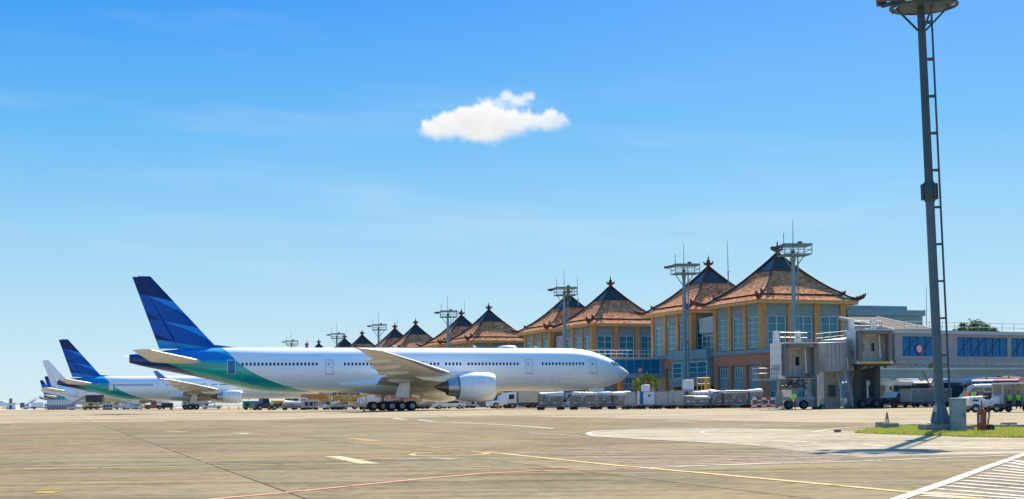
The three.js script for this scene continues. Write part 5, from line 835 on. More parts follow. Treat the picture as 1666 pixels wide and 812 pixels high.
{ const t = thing('baggage_tug', 'low white baggage tug with hazard stripes right of the grey cabinet', 'tug', at(1598, 97), Math.PI + 0.1);
  part('body', [roundProfile([[-1.15, 0.42], [1.2, 0.42], [1.25, 0.95], [1.1, 1.05], [0.3, 1.08], [0.2, 0.85], [-0.5, 0.85], [-0.6, 1.05], [-1.15, 1.05]], 1.45, 0.05)], M.paintW, t);
  part('bumper_stripe', [ab(-1.2, 1.3, 0.32, 0.45, -0.76, 0.76)], M.hazard, t);
  part('seat', [rb(0.4, 0.3, 1.1, 0.06, -0.15, 0.98, 0), rb(0.14, 0.45, 1.1, 0.06, -0.38, 1.2, 0)], M.black, t);
  part('steering_column', [bar([0.35, 1.0, 0.3], [0.18, 1.32, 0.3], 0.03), new THREE.TorusGeometry(0.18, 0.025, 6, 16).rotateY(Math.PI / 2).rotateZ(0.5).translate(0.16, 1.33, 0.3)], M.black, t);
  for (const z of [-0.4, 0.4]) part('grille', ab(0.62, 1.0, 0.78, 0.9, z * 1.9 - 0.02, z * 1.9 + 0.02), M.black, t); part('grille', [ab(0.5, 0.95, 0.72, 0.84, 0.725, 0.74), ab(-0.95, -0.5, 0.72, 0.84, 0.725, 0.74)], M.black, t);
  for (const x of [-0.72, 0.8]) for (const z of [-0.66, 0.66]) wheel(t, 0.3, 0.2, x, 0.3, z, M.white);
  for (const x of [-0.8, -0.5]) part('tail_light', rb(0.1, 0.1, 0.1, 0.03, x - 0.3, 1.1, 0.5), M.lampR, t);
}
{ const t = thing('van', 'pale blue van parked behind the white baggage tug', 'van', at(1606, 118), Math.PI - 0.25), W = 1.85;
  part('body', roundProfile([[-2.2, 0.4], [2.3, 0.4], [2.35, 0.9], [2.1, 1.15], [1.4, 1.95], [1.1, 2.05], [-2.2, 2.05]], W, 0.08), M.paintB, t);
  part('windscreen', beam([2.02, 1.2, 0], [1.45, 1.92, 0], W - 0.35, 0.05), M.carGlass, t);
  for (const z of [-1, 1]) { part('side_window', extr([[1.7, 1.2], [1.25, 1.85], [0.4, 1.85], [0.4, 1.2]], 0.03).translate(0, 0, z * W / 2 - 0.015), M.carGlass, t); part('side_window', extr([[0.3, 1.2], [0.3, 1.85], [-1.9, 1.85], [-1.9, 1.2]], 0.03).translate(0, 0, z * W / 2 - 0.015), M.carGlass, t); }
  for (const x of [1.45, -1.4]) for (const z of [-0.8, 0.8]) wheel(t, 0.34, 0.22, x, 0.34, z); part('headlight', [box(0.06, 0.2, 0.3, 2.3, 0.85, -0.7), box(0.06, 0.2, 0.3, 2.3, 0.85, 0.7)], M.lampW, t); part('roof_bar', [cyl(0.12, 0.09, 0.22, 0.6, 2.05, 0)], M.lampO, t);
}
{ const t = thing('fire_extinguisher_post', 'red extinguisher on a post beside the pale blue van', 'extinguisher', at(1616.5, 112), 0); part('post', cyl(0.04, 0.04, 1.5, 0, 0, -0.12, 8), M.steel, t); part('cylinder', lathe([[0.01, 0.9], [0.13, 0.92], [0.14, 1.0], [0.14, 1.45], [0.1, 1.56], [0.04, 1.6], [0.03, 1.7], [0.01, 1.7]], 14), M.red, t); }

// ---- ground equipment standing round the airliners
function gseLoader(pos, yaw, label) {
  const t = thing('cargo_loader', label, 'cargo loader', pos, yaw, 'ground equipment behind the airliners');
  part('chassis', [ab(-4, 4, 0.5, 0.9, -1.4, 1.4)], M.steel, t);
  part('platform', [ab(-4, 2.2, 2.3, 2.55, -1.5, 1.5)], M.yellow, t);
  part('bridge_deck', [ab(2.4, 4.2, 2.5, 2.7, -1.5, 1.5)], M.yellow, t);
  for (const z of [-1.2, 1.2]) part('scissor_arm', [beam([-3, 0.9, z], [1.5, 2.3, z], 0.14, 0.2), beam([1.5, 0.9, z], [-3, 2.3, z], 0.14, 0.2)], M.yellow, t);
  part('handrail', railing([[-4, 2.55, 1.4], [2.2, 2.55, 1.4]], 1.1, 0.05, 6), M.yellow, t);
  part('operator_cab', [rb(1.1, 1.9, 1.0, 0.06, 3.3, 3.5, 1.0)], M.paintW, t); part('cab_glass', ab(2.72, 3.88, 3.4, 4.2, 0.48, 1.53), M.carGlass, t);
  part('mast_post', [ab(-4.1, -3.9, 0.9, 3.6, 1.3, 1.5), ab(2.1, 2.3, 0.9, 3.6, 1.3, 1.5)], M.yellow, t);
  for (const x of [-3, -2, 2, 3.1]) for (const z of [-1.2, 1.2]) wheel(t, 0.36, 0.28, x, 0.36, z, M.rimDark);
  return t;
}
function gseBelt(pos, yaw, label) {
  const t = thing('belt_loader', label, 'belt loader', pos, yaw, 'ground equipment behind the airliners');
  part('chassis', [roundProfile([[-2.6, 0.4], [2.6, 0.4], [2.6, 0.9], [-2.6, 0.9]], 1.7, 0.05)], M.paintW, t);
  part('conveyor', beam([-3.6, 0.95, -0.2], [3.6, 2.4, -0.2], 0.9, 0.3), M.steel, t); part('belt', beam([-3.5, 1.14, -0.2], [3.5, 2.58, -0.2], 0.7, 0.04), M.black, t);
  part('side_rail', [bar([-3.4, 1.5, 0.3], [3.4, 2.95, 0.3], 0.04), bar([-2, 1.3, 0.3], [-2, 1.8, 0.3], 0.04), bar([2, 2.1, 0.3], [2, 2.6, 0.3], 0.04)], M.yellow, t);
  part('seat', rb(0.5, 0.5, 0.5, 0.05, -1.5, 1.15, 0.6), M.black, t);
  for (const x of [-1.7, 1.7]) for (const z of [-0.75, 0.75]) wheel(t, 0.36, 0.24, x, 0.36, z);
  return t;
}
function gseTractor(pos, yaw, label, m) {
  const t = thing('tow_tractor', label, 'tow tractor', pos, yaw, 'ground equipment behind the airliners');
  part('body', [roundProfile([[-2.4, 0.4], [2.5, 0.4], [2.6, 0.95], [2.3, 1.15], [0.9, 1.25], [-2.4, 1.3]], 2.2, 0.06)], m, t);
  part('cab', roundProfile([[0.8, 1.2], [0.5, 2.15], [-0.7, 2.2], [-0.85, 1.2]], 1.7, 0.05), m, t); for (const z of [-1, 1]) part('side_window', extr([[0.6, 1.35], [0.38, 2.0], [-0.55, 2.03], [-0.65, 1.35]], 0.03).translate(0, 0, z * 0.85 - 0.015), M.carGlass, t);
  part('windscreen', beam([0.78, 1.32, 0], [0.56, 2.05, 0], 1.45, 0.04), M.carGlass, t);
  for (const x of [-1.5, 1.55]) for (const z of [-1.0, 1.0]) wheel(t, 0.5, 0.36, x, 0.5, z);
  part('beacon', cyl(0.1, 0.08, 0.2, -0.1, 2.2, 0), M.lampO, t); return t;
}
function gseTruck(pos, yaw, label, boxM, lift) {
  const t = thing('service_truck', label, 'truck', pos, yaw, 'ground equipment behind the airliners');
  part('chassis', ab(-3.6, 3.6, 0.6, 0.85, -1.1, 1.1), M.dark, t);
  part('cab', roundProfile([[2.0, 0.7], [3.7, 0.7], [3.75, 1.5], [3.45, 2.45], [2.0, 2.5]], 2.2, 0.07), M.paintW, t); part('windscreen', beam([3.74, 1.52, 0], [3.5, 2.35, 0], 1.9, 0.05), M.carGlass, t); for (const z of [-1, 1]) part('side_window', extr([[3.45, 1.5], [3.3, 2.25], [2.4, 2.25], [2.4, 1.5]], 0.03).translate(0, 0, z * 1.1 - 0.015), M.carGlass, t);
  part('cargo_box', rb(5.2, 2.1, 2.3, 0.05, -1.0, 2.0 + lift, 0), boxM, t);
  if (lift) part('scissor_lift', [-1, 1].flatMap(z => [beam([-3, 0.9, z * 0.9], [1, 0.95 + lift, z * 0.9], 0.12, 0.16), beam([1, 0.9, z * 0.9], [-3, 0.95 + lift, z * 0.9], 0.12, 0.16)]), M.steel, t);
  for (const x of [2.7, -2.2]) for (const z of [-0.95, 0.95]) wheel(t, 0.48, 0.3, x, 0.48, z); return t;
}
function gseStairs(pos, yaw, label) {
  const t = thing('passenger_stairs', label, 'boarding stairs', pos, yaw, 'ground equipment behind the airliners');
  part('chassis', roundProfile([[-3, 0.4], [3, 0.4], [3, 0.95], [-3, 0.95]], 1.9, 0.05), M.paintW, t);
  part('flight', [beam([-3.2, 0.9, -0.7], [2.4, 4.2, -0.7], 0.1, 0.35), beam([-3.2, 0.9, 0.7], [2.4, 4.2, 0.7], 0.1, 0.35), ab(2.3, 3.6, 4.1, 4.3, -0.8, 0.8)], M.steel, t);
  for (let i = 0; i < 15; i++) part('tread', box(0.3, 0.05, 1.3, -3.1 + i * 0.37, 1.0 + i * 0.218, 0), M.steel, t);
  part('handrail', [bar([-3.2, 1.9, 0.75], [2.4, 5.2, 0.75], 0.05), bar([-3.2, 1.9, -0.75], [2.4, 5.2, -0.75], 0.05), ...railing([[2.4, 4.3, 0.75], [3.6, 4.3, 0.75]], 1, 0.04, 2)], M.white, t);
  part('support', [bar([1.6, 0.95, 0.6], [1.6, 3.8, 0.6], 0.08), bar([1.6, 0.95, -0.6], [1.6, 3.8, -0.6], 0.08)], M.steel, t);
  for (const x of [-2, 2]) for (const z of [-0.8, 0.8]) wheel(t, 0.4, 0.26, x, 0.4, z); return t;
}
function gseCart(pos, yaw, label, m) {
  const t = thing('power_cart', label, 'generator cart', pos, yaw, 'ground equipment behind the airliners');
  part('housing', roundProfile([[-1.5, 0.45], [1.5, 0.45], [1.5, 1.55], [1.35, 1.75], [-1.5, 1.75]], 1.6, 0.05), m, t);
  for (let i = 0; i < 3; i++) part('vent', ab(-1.2 + i * 0.85, -0.6 + i * 0.85, 0.75, 1.4, 0.8, 0.815), M.black, t);
  for (const x of [-1, 1]) for (const z of [-0.65, 0.65]) wheel(t, 0.28, 0.18, x, 0.28, z, M.rimDark); part('drawbar', bar([1.5, 0.45, 0], [2.4, 0.35, 0], 0.05), M.steel, t); return t;
}
const Q = ROW;
// behind and beneath the nearest airliner
gseLoader(at(572, 236), Q, 'yellow cargo loader left of the main wheels of the nearest airliner');
gseLoader(at(842, 232), Q + 2.9, 'yellow cargo loader behind the leftmost netted cargo');
gseLoader(at(702, 242), Q + 0.4, 'yellow cargo loader beneath the far engine of the nearest airliner');
gseBelt(at(545, 246), Q + 0.2, 'belt loader just left of the yellow cargo loader');
gseBelt(at(730, 228), Q + 3.0, 'belt loader beneath the near engine of the nearest airliner');
gseBelt(at(640, 240), Q, 'belt loader behind the main wheels of the nearest airliner');
gseTractor(at(818, 230), Q + 3.1, 'white tow tractor right of the near engine', M.paintW);
gseTruck(at(852, 225), Q + 3.3, 'grey service truck behind the leftmost cargo load', M.alu, 0);
gseTruck(at(660, 255), Q + 0.2, 'red-boxed service truck behind the main wheels', M.paintR, 0);
gseTruck(at(600, 262), Q + 3.0, 'pale boxed truck left of the red-boxed one', M.paintW, 0);
gseCart(at(505, 248), Q, 'grey generator cart with dark vents below the airliner tail', M.alu);
gseCart(at(760, 246), Q, 'blue-grey generator cart behind the near engine', M.paintB);
{ const d = dolly(at(478, 250), 0.1, 4.4, 'flat dolly below the airliner tail'); cargo(at(478, 250, 0.53), 0.1, 3.7, 0.75, 1.8, 71, 'low load under a white sheet below the airliner tail', 0.2, false); }
gseTractor(at(430, 262), Q + 0.3, 'dark tow tractor below the nose of the second airliner', M.navy);
gseCart(at(408, 282), Q, 'dark green generator cart below the nose of the second airliner', std([0.03, 0.16, 0.15], 0.5));
gseCart(at(455, 270), Q, 'yellow generator cart below the nose of the second airliner', M.yellow);
gseBelt(at(930, 236), Q, 'belt loader seen under the airliner belly left of the nose');
gseTruck(at(900, 242), Q + 0.1, 'high-lift catering truck under the airliner belly', M.paintW, 0);
{ const t = thing('maintenance_platform', 'white work platform with a yellow railing behind the containers', 'platform', at(1128, 178), 0.2); part('base', [ab(-1.6, 1.6, 0.4, 0.8, -1, 1)], M.steel, t); part('column', [ab(-0.5, 0.5, 0.8, 2.2, -0.5, 0.5)], M.steel, t); part('deck', ab(-1.7, 1.9, 2.2, 2.35, -1, 1), M.steel, t); part('railing', railing([[0.2, 2.35, 1], [1.9, 2.35, 1], [1.9, 2.35, -1]], 1.5, 0.07, 3), M.yellow, t); part('machine_box', rb(1.3, 1.3, 1, 0.08, -0.7, 3.0, 0), M.paintW, t); for (const x of [-1.2, 1.2]) wheel(t, 0.3, 0.2, x, 0.3, 0.9); }
{ const t = thing('maintenance_platform', 'white machine with an orange lamp in front of the small tree', 'platform', at(1053, 180), 0.2); part('base', ab(-1.2, 1.2, 0.4, 1.9, -0.8, 0.8), M.steel, t); part('machine_box', [rb(1.0, 1.2, 1, 0.15, -0.2, 2.5, 0)], M.paintW, t); part('post', bar([0.8, 1.9, 0], [0.8, 3.3, 0], 0.06), M.steel, t); part('lamp', cyl(0.12, 0.1, 0.25, 0.8, 3.3, 0), M.lampO, t); for (const x of [-0.9, 0.9]) wheel(t, 0.3, 0.2, x, 0.3, 0.8); }
{ const t = thing('checkered_barrier', 'red and white barrier boards left of the boarding bridge frame', 'barrier', at(1262, 143), 0.1); part('upper_board', ab(-2.6, 1.2, 0.95, 1.25, -0.03, 0.03), M.checker, t); part('lower_board', ab(-2.6, 1.2, 0.3, 0.6, -0.03, 0.03), M.checker, t); for (const x of [-2.5, -0.7, 1.1]) part('post', box(0.08, 1.3, 0.08, x, 0.65, -0.08), M.white, t); part('cabinet', rb(1.1, 2.5, 0.9, 0.04, 1.4, 1.25, -1.2), M.paintW, t); }
gseLoader(at(620, 268), Q + 3.1, 'yellow cargo loader far behind the main wheels');
gseLoader(at(780, 262), Q, 'yellow cargo loader far behind the near engine');
gseLoader(at(905, 262), Q + 3.1, 'yellow cargo loader under the airliner belly behind the cargo');
gseTruck(at(520, 272), Q, 'orange-boxed truck below the airliner tail', std([0.5, 0.2, 0.05], 0.5), 0);
gseTractor(at(492, 262), Q + 3.1, 'white tow tractor below the airliner tail', M.paintW);
gseBelt(at(680, 252), Q + 0.2, 'belt loader between the main wheels and the far engine');
gseTruck(at(742, 270), Q + 3.1, 'dark boxed truck far behind the near engine', M.dark, 0);
gseCart(at(868, 250), Q, 'yellow generator cart behind the leftmost cargo load', M.yellow);
gseBelt(at(345, 375), Q, 'belt loader right of the second airliner wheels');
gseTruck(at(318, 392), Q + 3.0, 'grey boxed truck behind the second airliner wheels', M.alu, 0);
// round the second and third airliners
gseStairs(at(127, 415), Q + 0.2, 'tall boarding stairs left of the second airliner tail');
gseTruck(at(160, 405), Q, 'dark high-lift truck beneath the second airliner tail', M.dark, 1.3);
gseLoader(at(190, 400), Q, 'cargo loader beneath the tail of the second airliner');
gseBelt(at(212, 395), Q + 2.9, 'belt loader left of the second airliner wing');
gseBelt(at(232, 402), Q, 'belt loader beneath the wing of the second airliner');
gseTruck(at(205, 420), Q + 3.1, 'white boxed truck beneath the second airliner', M.paintW, 0);
gseTractor(at(250, 390), Q, 'red tow tractor beneath the second airliner wing', M.paintR);
gseCart(at(272, 385), Q, 'dark generator cart left of the second airliner wheels', M.dark);
gseCart(at(175, 388), Q, 'green-grey generator cart beneath the second airliner tail', M.paintB);
gseTractor(at(148, 410), Q, 'yellow tow tractor right of the tall boarding stairs', M.yellow);
// far left
{ const t = thing('checkered_hut', 'red and white checkered hut below the far blue tails', 'hut', at(100, 470), 0.2); part('wall', ab(-4.5, 4.5, 1.6, 3.2, -2, 2), M.paintW, t); part('checkered_base', ab(-4.5, 4.5, 0, 1.6, -2.02, 2.02), (() => { const m = M.checker.clone(); m.map = checker.clone(); m.map.repeat.set(0.3, 0.62); m.map.needsUpdate = true; return m; })(), t); part('roof', ab(-4.7, 4.7, 3.2, 3.4, -2.2, 2.2), M.white, t); }
{ const t = thing('site_office', 'low white building at the far left horizon', 'building', at(21, 640), 0); part('wall', ab(-2.2, 2.2, 0, 2.6, -3, 3), M.paintW, t); part('roof', ab(-2.4, 2.4, 2.6, 2.9, -3.2, 3.2), M.wallPale, t); part('door', ab(-0.5, 0.5, 0, 2, 3.0, 3.03), M.dark, t); part('water_tank', cyl(0.7, 0.7, 2.2, -1, 2.9, 0, 14), std([0.25, 0.12, 0.15], 0.7), t); }
gseStairs(at(48, 620), 0.1, 'white boarding stairs on the far left horizon');
gseTruck(at(64, 620), Q, 'white truck right of the far left boarding stairs', M.paintW, 0);
gseTruck(at(34, 650), Q, 'small dark truck between the far white building and stairs', M.dark, 0);
console.log('vehicles done');
// ================================================================ THE NEAR MAST AND THE THINGS ROUND ITS FOOT
M.mast = std([0.045, 0.085, 0.1], 0.6, { map: rep(T.grime, 2) });
M.mastPale = std([0.12, 0.2, 0.25], 0.55, { metalness: 0.05, map: rep(T.grime, 1.5) });
M.lampBody = std([0.1, 0.06, 0.04], 0.6, { map: rep(T.grain, 0.5) });
{
  const o = at(1530, 43.5, 0.245), t = thing('near_floodlight_mast', 'tall blue-grey floodlight mast leaning slightly left on the grass island', 'light mast', o, 0);
  t.rotation.z = 0.037;
  part('base_plate', [box(0.66, 0.05, 0.6, 0, 0.025, 0), ...[-0.27, -0.09, 0.09, 0.27].flatMap(x => [cyl(0.025, 0.025, 0.06, x, 0.05, 0.25, 6)])], M.mastPale, t);
  part('base_flare', lathe([[0.27, 0.05], [0.255, 0.1], [0.16, 0.66]], 12), M.mastPale, t);
  for (let k = 0; k < 8; k++) part('gusset', extr([[0.17, 0.05], [0.31, 0.05], [0.3, 0.16], [0.17, 0.64]], 0.025).translate(0, 0, -0.0125).rotateY(k * Math.PI / 4 + 0.2), M.mastPale, t);
  part('junction_box', rb(0.1, 0.2, 0.06, 0.01, -0.2, 0.5, 0.2), M.bridgePale, t);
  part('lower_pole', cyl(0.148, 0.135, 6.7, 0, 0.6, 0, 14), std([0.075, 0.13, 0.155], 0.6, { map: rep(T.grime, 2) }), t);  // paler than the upper pole: haze put into the colour
  const c = part('joint_collar', [cyl(0.16, 0.235, 0.22, 0, 7.0, 0, 8), cyl(0.235, 0.235, 0.2, 0, 7.22, 0, 8), cyl(0.235, 0.16, 0.22, 0, 7.42, 0, 8), cyl(0.27, 0.27, 0.035, 0, 7.3, 0, 16)], M.mast, t);
  for (let k = 0; k < 8; k++) part('collar_rib', box(0.03, 0.5, 0.1, 0, 7.32, 0.215).rotateY(k * Math.PI / 4 + 0.39), M.mast, c);
  part('upper_pole', cyl(0.133, 0.118, 6.3, 0, 7.3, 0, 14), M.mast, t);
  const la = part('ladder', [bar([0.377, 0.05, -0.153], [0.377, 13.2, -0.153], 0.032, 8), bar([0.283, 0.05, 0.153], [0.283, 13.2, 0.153], 0.032, 8)], M.mast, t);
  for (let y = 0.4; y < 13.1; y += 0.29) part('rung', bar([0.377, y, -0.153], [0.283, y, 0.153], 0.014, 5), M.mast, la);
  for (let y = 1.0; y < 13; y += 1.165) { part('standoff', beam([0.1, y, -0.06], [0.37, y, -0.15], 0.03, 0.05), M.mast, la); part('standoff', beam([0.1, y, 0.06], [0.28, y, 0.15], 0.03, 0.05), M.mast, la); }
  const Y = 13.15, ring = new THREE.TorusGeometry(0.85, 0.05, 8, 36).rotateX(Math.PI / 2).scale(1.2, 1, 0.95);
  const pf = part('platform_ring', [ring.clone().translate(0.1, Y, 0), ring.clone().translate(0.1, Y + 0.5, 0), ring.clone().translate(0.1, Y + 1, 0), ...Array.from({ length: 10 }, (_, k) => bar([0.1 + Math.cos(k * 0.628) * 1.02, Y, Math.sin(k * 0.628) * 0.8], [0.1 + Math.cos(k * 0.628) * 1.02, Y + 1, Math.sin(k * 0.628) * 0.8], 0.02, 5))], M.mast, t);
  part('platform_deck', [ab(-0.75, 0.95, Y - 0.03, Y + 0.01, -0.6, 0.6)], M.mast, pf);
  part('lamp_beam', [beam([-1.35, Y + 0.1, 0.75], [1.0, Y + 0.35, -0.7], 0.12, 0.12), beam([-1.0, Y + 0.3, -0.8], [1.05, Y + 0.3, 0.75], 0.12, 0.12), beam([-1.2, Y + 0.75, 0.2], [1.0, Y + 0.75, 0.2], 0.1, 0.1)], M.mast, pf);
  for (const [x, z] of [[-0.75, 0], [0.85, 0.1], [0.2, 0.7], [0.2, -0.7]]) part('brace', beam([x, Y - 0.05, z], [x * 0.15, Y - 0.75, z * 0.15], 0.045, 0.06), M.mast, t);
  for (const [x, y, z] of [[-1.42, 0.12, 0.8], [-0.95, 0.3, 0.5], [-0.4, 0.42, 0.9], [1.05, 0.2, 0.6], [1.0, 0.4, -0.6], [-1.0, 0.4, -0.8], [0.3, 0.45, 0.95], [-1.25, 0.95, 0.2], [0.9, 0.95, 0.3]]) { const f = part('floodlight', [rb(0.3, 0.3, 0.24, 0.05, x, Y + y + 0.05, z), cyl(0.1, 0.13, 0.16, x, Y + y + 0.18, z, 10)], M.lampBody, t); part('lens', ab(x - 0.11, x + 0.11, Y + y - 0.08, Y + y + 0.14, z + 0.12, z + 0.13), M.carGlass, f); }
}
const rubble = (w, h, d, seed) => { const g = new RoundedBoxGeometry(w, h, d, 3, 0.02), p = g.attributes.position; for (let i = 0; i < p.count; i++) { const n = fbm(p.getX(i) * 5 + seed, p.getY(i) * 5 + p.getZ(i) * 4 + seed, seed, 2) - 0.5; p.setXYZ(i, p.getX(i) * (1 + n * 0.06), p.getY(i) + h / 2 + n * 0.02, p.getZ(i) * (1 + n * 0.06)); } g.computeVertexNormals(); return g; };
const blk = (px, d, w, h, dp, yaw, seed, label, group) => { const m = solo('concrete_block', rubble(w, h, dp, seed), M.block, label, 'concrete block', group); m.position.set(...at(px, d, 0.002)); m.rotation.y = yaw; return m; };
blk(1527, 43.55, 1.05, 0.245, 0.95, 0, 3, 'large concrete plinth under the near mast');
blk(1564, 43.7, 0.56, 0.2, 0.8, 0, 5, 'concrete plinth under the grey-green cabinet');
blk(1436, 48.4, 0.42, 0.24, 0.3, 0.3, 7, 'weathered concrete block left of the striped cone');
blk(1448.5, 47.2, 0.5, 0.22, 0.26, -0.05, 9, 'weathered concrete block right in front of the striped cone');
blk(1581, 46, 0.55, 0.16, 0.3, 0.1, 11, 'low concrete block between the cabinet and the extinguisher');
blk(1606, 45, 0.35, 0.18, 0.3, 0.2, 13, 'low concrete block behind the extinguisher wheel');
blk(1624, 46.5, 0.62, 0.14, 0.32, 0.05, 15, 'flat broken slab right of the extinguisher');
blk(1641, 47.5, 0.5, 0.2, 0.35, -0.15, 17, 'dark broken block second from the right edge');
blk(1660, 47, 0.7, 0.13, 0.3, 0.1, 19, 'flat broken slab at the right edge');
{ const t = thing('kerb_edging', 'low dark kerb edging behind the grass between cone and mast', 'kerb', [0, 0, 0]); const a = groundAt(1456, 696), b = groundAt(1500, 694.3); for (let i = 0; i < 3; i++) { const p = [mix(a[0], b[0], i / 3), 0.05, mix(a[1], b[1], i / 3)], q = [mix(a[0], b[0], (i + 0.97) / 3), 0.05, mix(a[1], b[1], (i + 0.97) / 3)]; part('kerb_stone', beam(p, q, 0.14, 0.1), M.block, t); } }
{ const m = solo('stone', rubble(0.2, 0.1, 0.16, 31), M.block, 'small dark stone left of the grass island', 'stone'); m.position.set(groundAt(1362, 703.6)[0], 0, groundAt(1362, 703.6)[1]); }
{ const t = thing('cabinet', 'pale grey-green electrical cabinet beside the near mast', 'cabinet', at(1558, 43.0, 0.0), -0.18), m = std([0.3, 0.38, 0.34], 0.5, { map: rep(T.grime, 1.2) });
  part('housing', rb(0.46, 1.0, 0.42, 0.012, 0, 0.52, 0), m, t); part('lid', rb(0.52, 0.04, 0.48, 0.012, 0, 1.04, 0), m, t); part('door', ab(-0.2, 0.2, 0.1, 0.98, 0.21, 0.218), m, t); part('handle', box(0.02, 0.1, 0.02, 0.15, 0.55, 0.225), M.dark, t); part('hinge', [box(0.015, 0.06, 0.015, -0.2, 0.25, 0.222), box(0.015, 0.06, 0.015, -0.2, 0.82, 0.222)], M.dark, t); }
{ const t = thing('wheeled_extinguisher', 'rust-red wheeled fire extinguisher standing on the grass', 'extinguisher', at(1597, 42.3, 0.012), 0), m = std([0.36, 0.075, 0.025], 0.5, { map: rep(T.grime, 0.8) });
  part('tank', lathe([[0.01, 0.03], [0.1, 0.03], [0.135, 0.07], [0.138, 0.12], [0.138, 0.6], [0.12, 0.66], [0.06, 0.7], [0.04, 0.74], [0.01, 0.74]], 20), m, t); part('valve', [cyl(0.03, 0.03, 0.1, 0, 0.72), bar([-0.09, 0.83, 0], [0.1, 0.86, 0], 0.018), bar([0, 0.8, 0], [0, 0.96, 0], 0.02)], m, t);
  part('foot_ring', cyl(0.12, 0.12, 0.04, 0, 0, 0, 16), M.black, t); const lb = part('label_plate', ab(-0.125, -0.04, 0.3, 0.52, 0.118, 0.121).rotateY(0), M.frameW, t); for (const y of [0.34, 0.38, 0.42, 0.46]) part('print_line', ab(-0.115, -0.05, y, y + 0.016, 0.121, 0.1225), M.seam, lb);
  part('push_handle', [bar([0.13, 0.15, -0.1], [0.2, 0.8, -0.1], 0.014), bar([0.13, 0.15, 0.1], [0.2, 0.8, 0.1], 0.014), bar([0.2, 0.8, -0.1], [0.2, 0.8, 0.1], 0.014)], M.dark, t);
  part('hose', new THREE.TubeGeometry(new THREE.CatmullRomCurve3([V(0.03, 0.78, 0.03), V(0.17, 0.74, 0.1), V(0.2, 0.5, 0.13), V(0.16, 0.3, 0.14), V(0.2, 0.22, 0.12)]), 20, 0.013, 6), M.black, t);
  for (const z of [-0.13, 0.13]) wheel(t, 0.115, 0.05, 0.23, 0.115, z, M.rimDark); }
// traffic cones
M.coneStripe = std([0.7, 0.68, 0.64], 0.6);
function cone(pos, h, label, striped) {
  const t = thing('traffic_cone', label, 'cone', pos, R() * 1.5, 'orange traffic cones on the apron');
  part('base', rb(h * 0.55, h * 0.06, h * 0.55, h * 0.02, 0, h * 0.03, 0), M.orange, t); part('body', lathe([[h * 0.2, h * 0.06], [h * 0.04, h], [0.001, h]], 18), M.orange, t);
  if (striped) { const s = y => mix(0.2, 0.04, (y - 0.06) / 0.94) * h + 0.003; for (const [a, b] of [[0.2, 0.3], [0.42, 0.58]]) part('white_band', lathe([[s(a), a * h], [s(b), b * h]], 18), M.coneStripe, t); }
  return t;
}
cone(at(1443, 49), 0.58, 'red and white striped cone behind two concrete blocks', true);
[[592, 172, 'orange cone by the main wheels of the nearest airliner'], [437, 258, 'orange cone below the tail of the nearest airliner'], [407, 300, 'orange cone left of the one below the nearest tail'], [754, 225, 'orange cone under the near engine'], [811, 212, 'orange cone right of the near engine'], [229, 330, 'orange cone left of the second airliner wheels'], [278, 325, 'orange cone just left of the second airliner wheels'], [280, 345, 'orange cone behind another left of the second airliner wheels'], [372, 360, 'orange cone below the second airliner engine'], [388, 340, 'orange cone right of the second airliner engine'], [396, 372, 'farther orange cone right of the second airliner engine'], [95, 470, 'orange cone by the checkered hut']].forEach(([px, d, l]) => cone(at(px, d), 0.8, l, false));

// ================================================================ PEOPLE
function march(res, cx, cy, cz, half, dist) {
  const mc = new MarchingCubes(res, new THREE.MeshStandardMaterial(), false, false, 60000); mc.isolation = 0; const n = mc.size, h = n / 2;
  for (let k = 0; k < n; k++) for (let j = 0; j < n; j++) for (let i = 0; i < n; i++) mc.field[i + j * n + k * n * n] = -dist(cx + (i - h) / h * half, cy + (j - h) / h * half, cz + (k - h) / h * half);
  mc.update(); const c = mc.count, g = new THREE.BufferGeometry(), p = new Float32Array(c * 3), q = new Float32Array(c * 3);
  for (let i = 0; i < c; i++) { p[3 * i] = mc.positionArray[3 * i] * half + cx; p[3 * i + 1] = mc.positionArray[3 * i + 1] * half + cy; p[3 * i + 2] = mc.positionArray[3 * i + 2] * half + cz; for (let a = 0; a < 3; a++) q[3 * i + a] = mc.normalArray[3 * i + a]; }
  g.setAttribute('position', new THREE.BufferAttribute(p, 3)); let m = mergeVertices(g, 1e-4); m.computeVertexNormals(); m = m.toNonIndexed(); return m;
}
function capsule(px, py, pz, a, b, ra, rb2) { const bx = b[0] - a[0], by = b[1] - a[1], bz = b[2] - a[2], qx = px - a[0], qy = py - a[1], qz = pz - a[2], t = clamp((qx * bx + qy * by + qz * bz) / (bx * bx + by * by + bz * bz + 1e-9)); return Math.hypot(qx - bx * t, qy - by * t, qz - bz * t) - mix(ra, rb2, t); }
const smin = (a, b, k) => { const h = Math.max(k - Math.abs(a - b), 0) / k; return Math.min(a, b) - h * h * k * 0.25; };
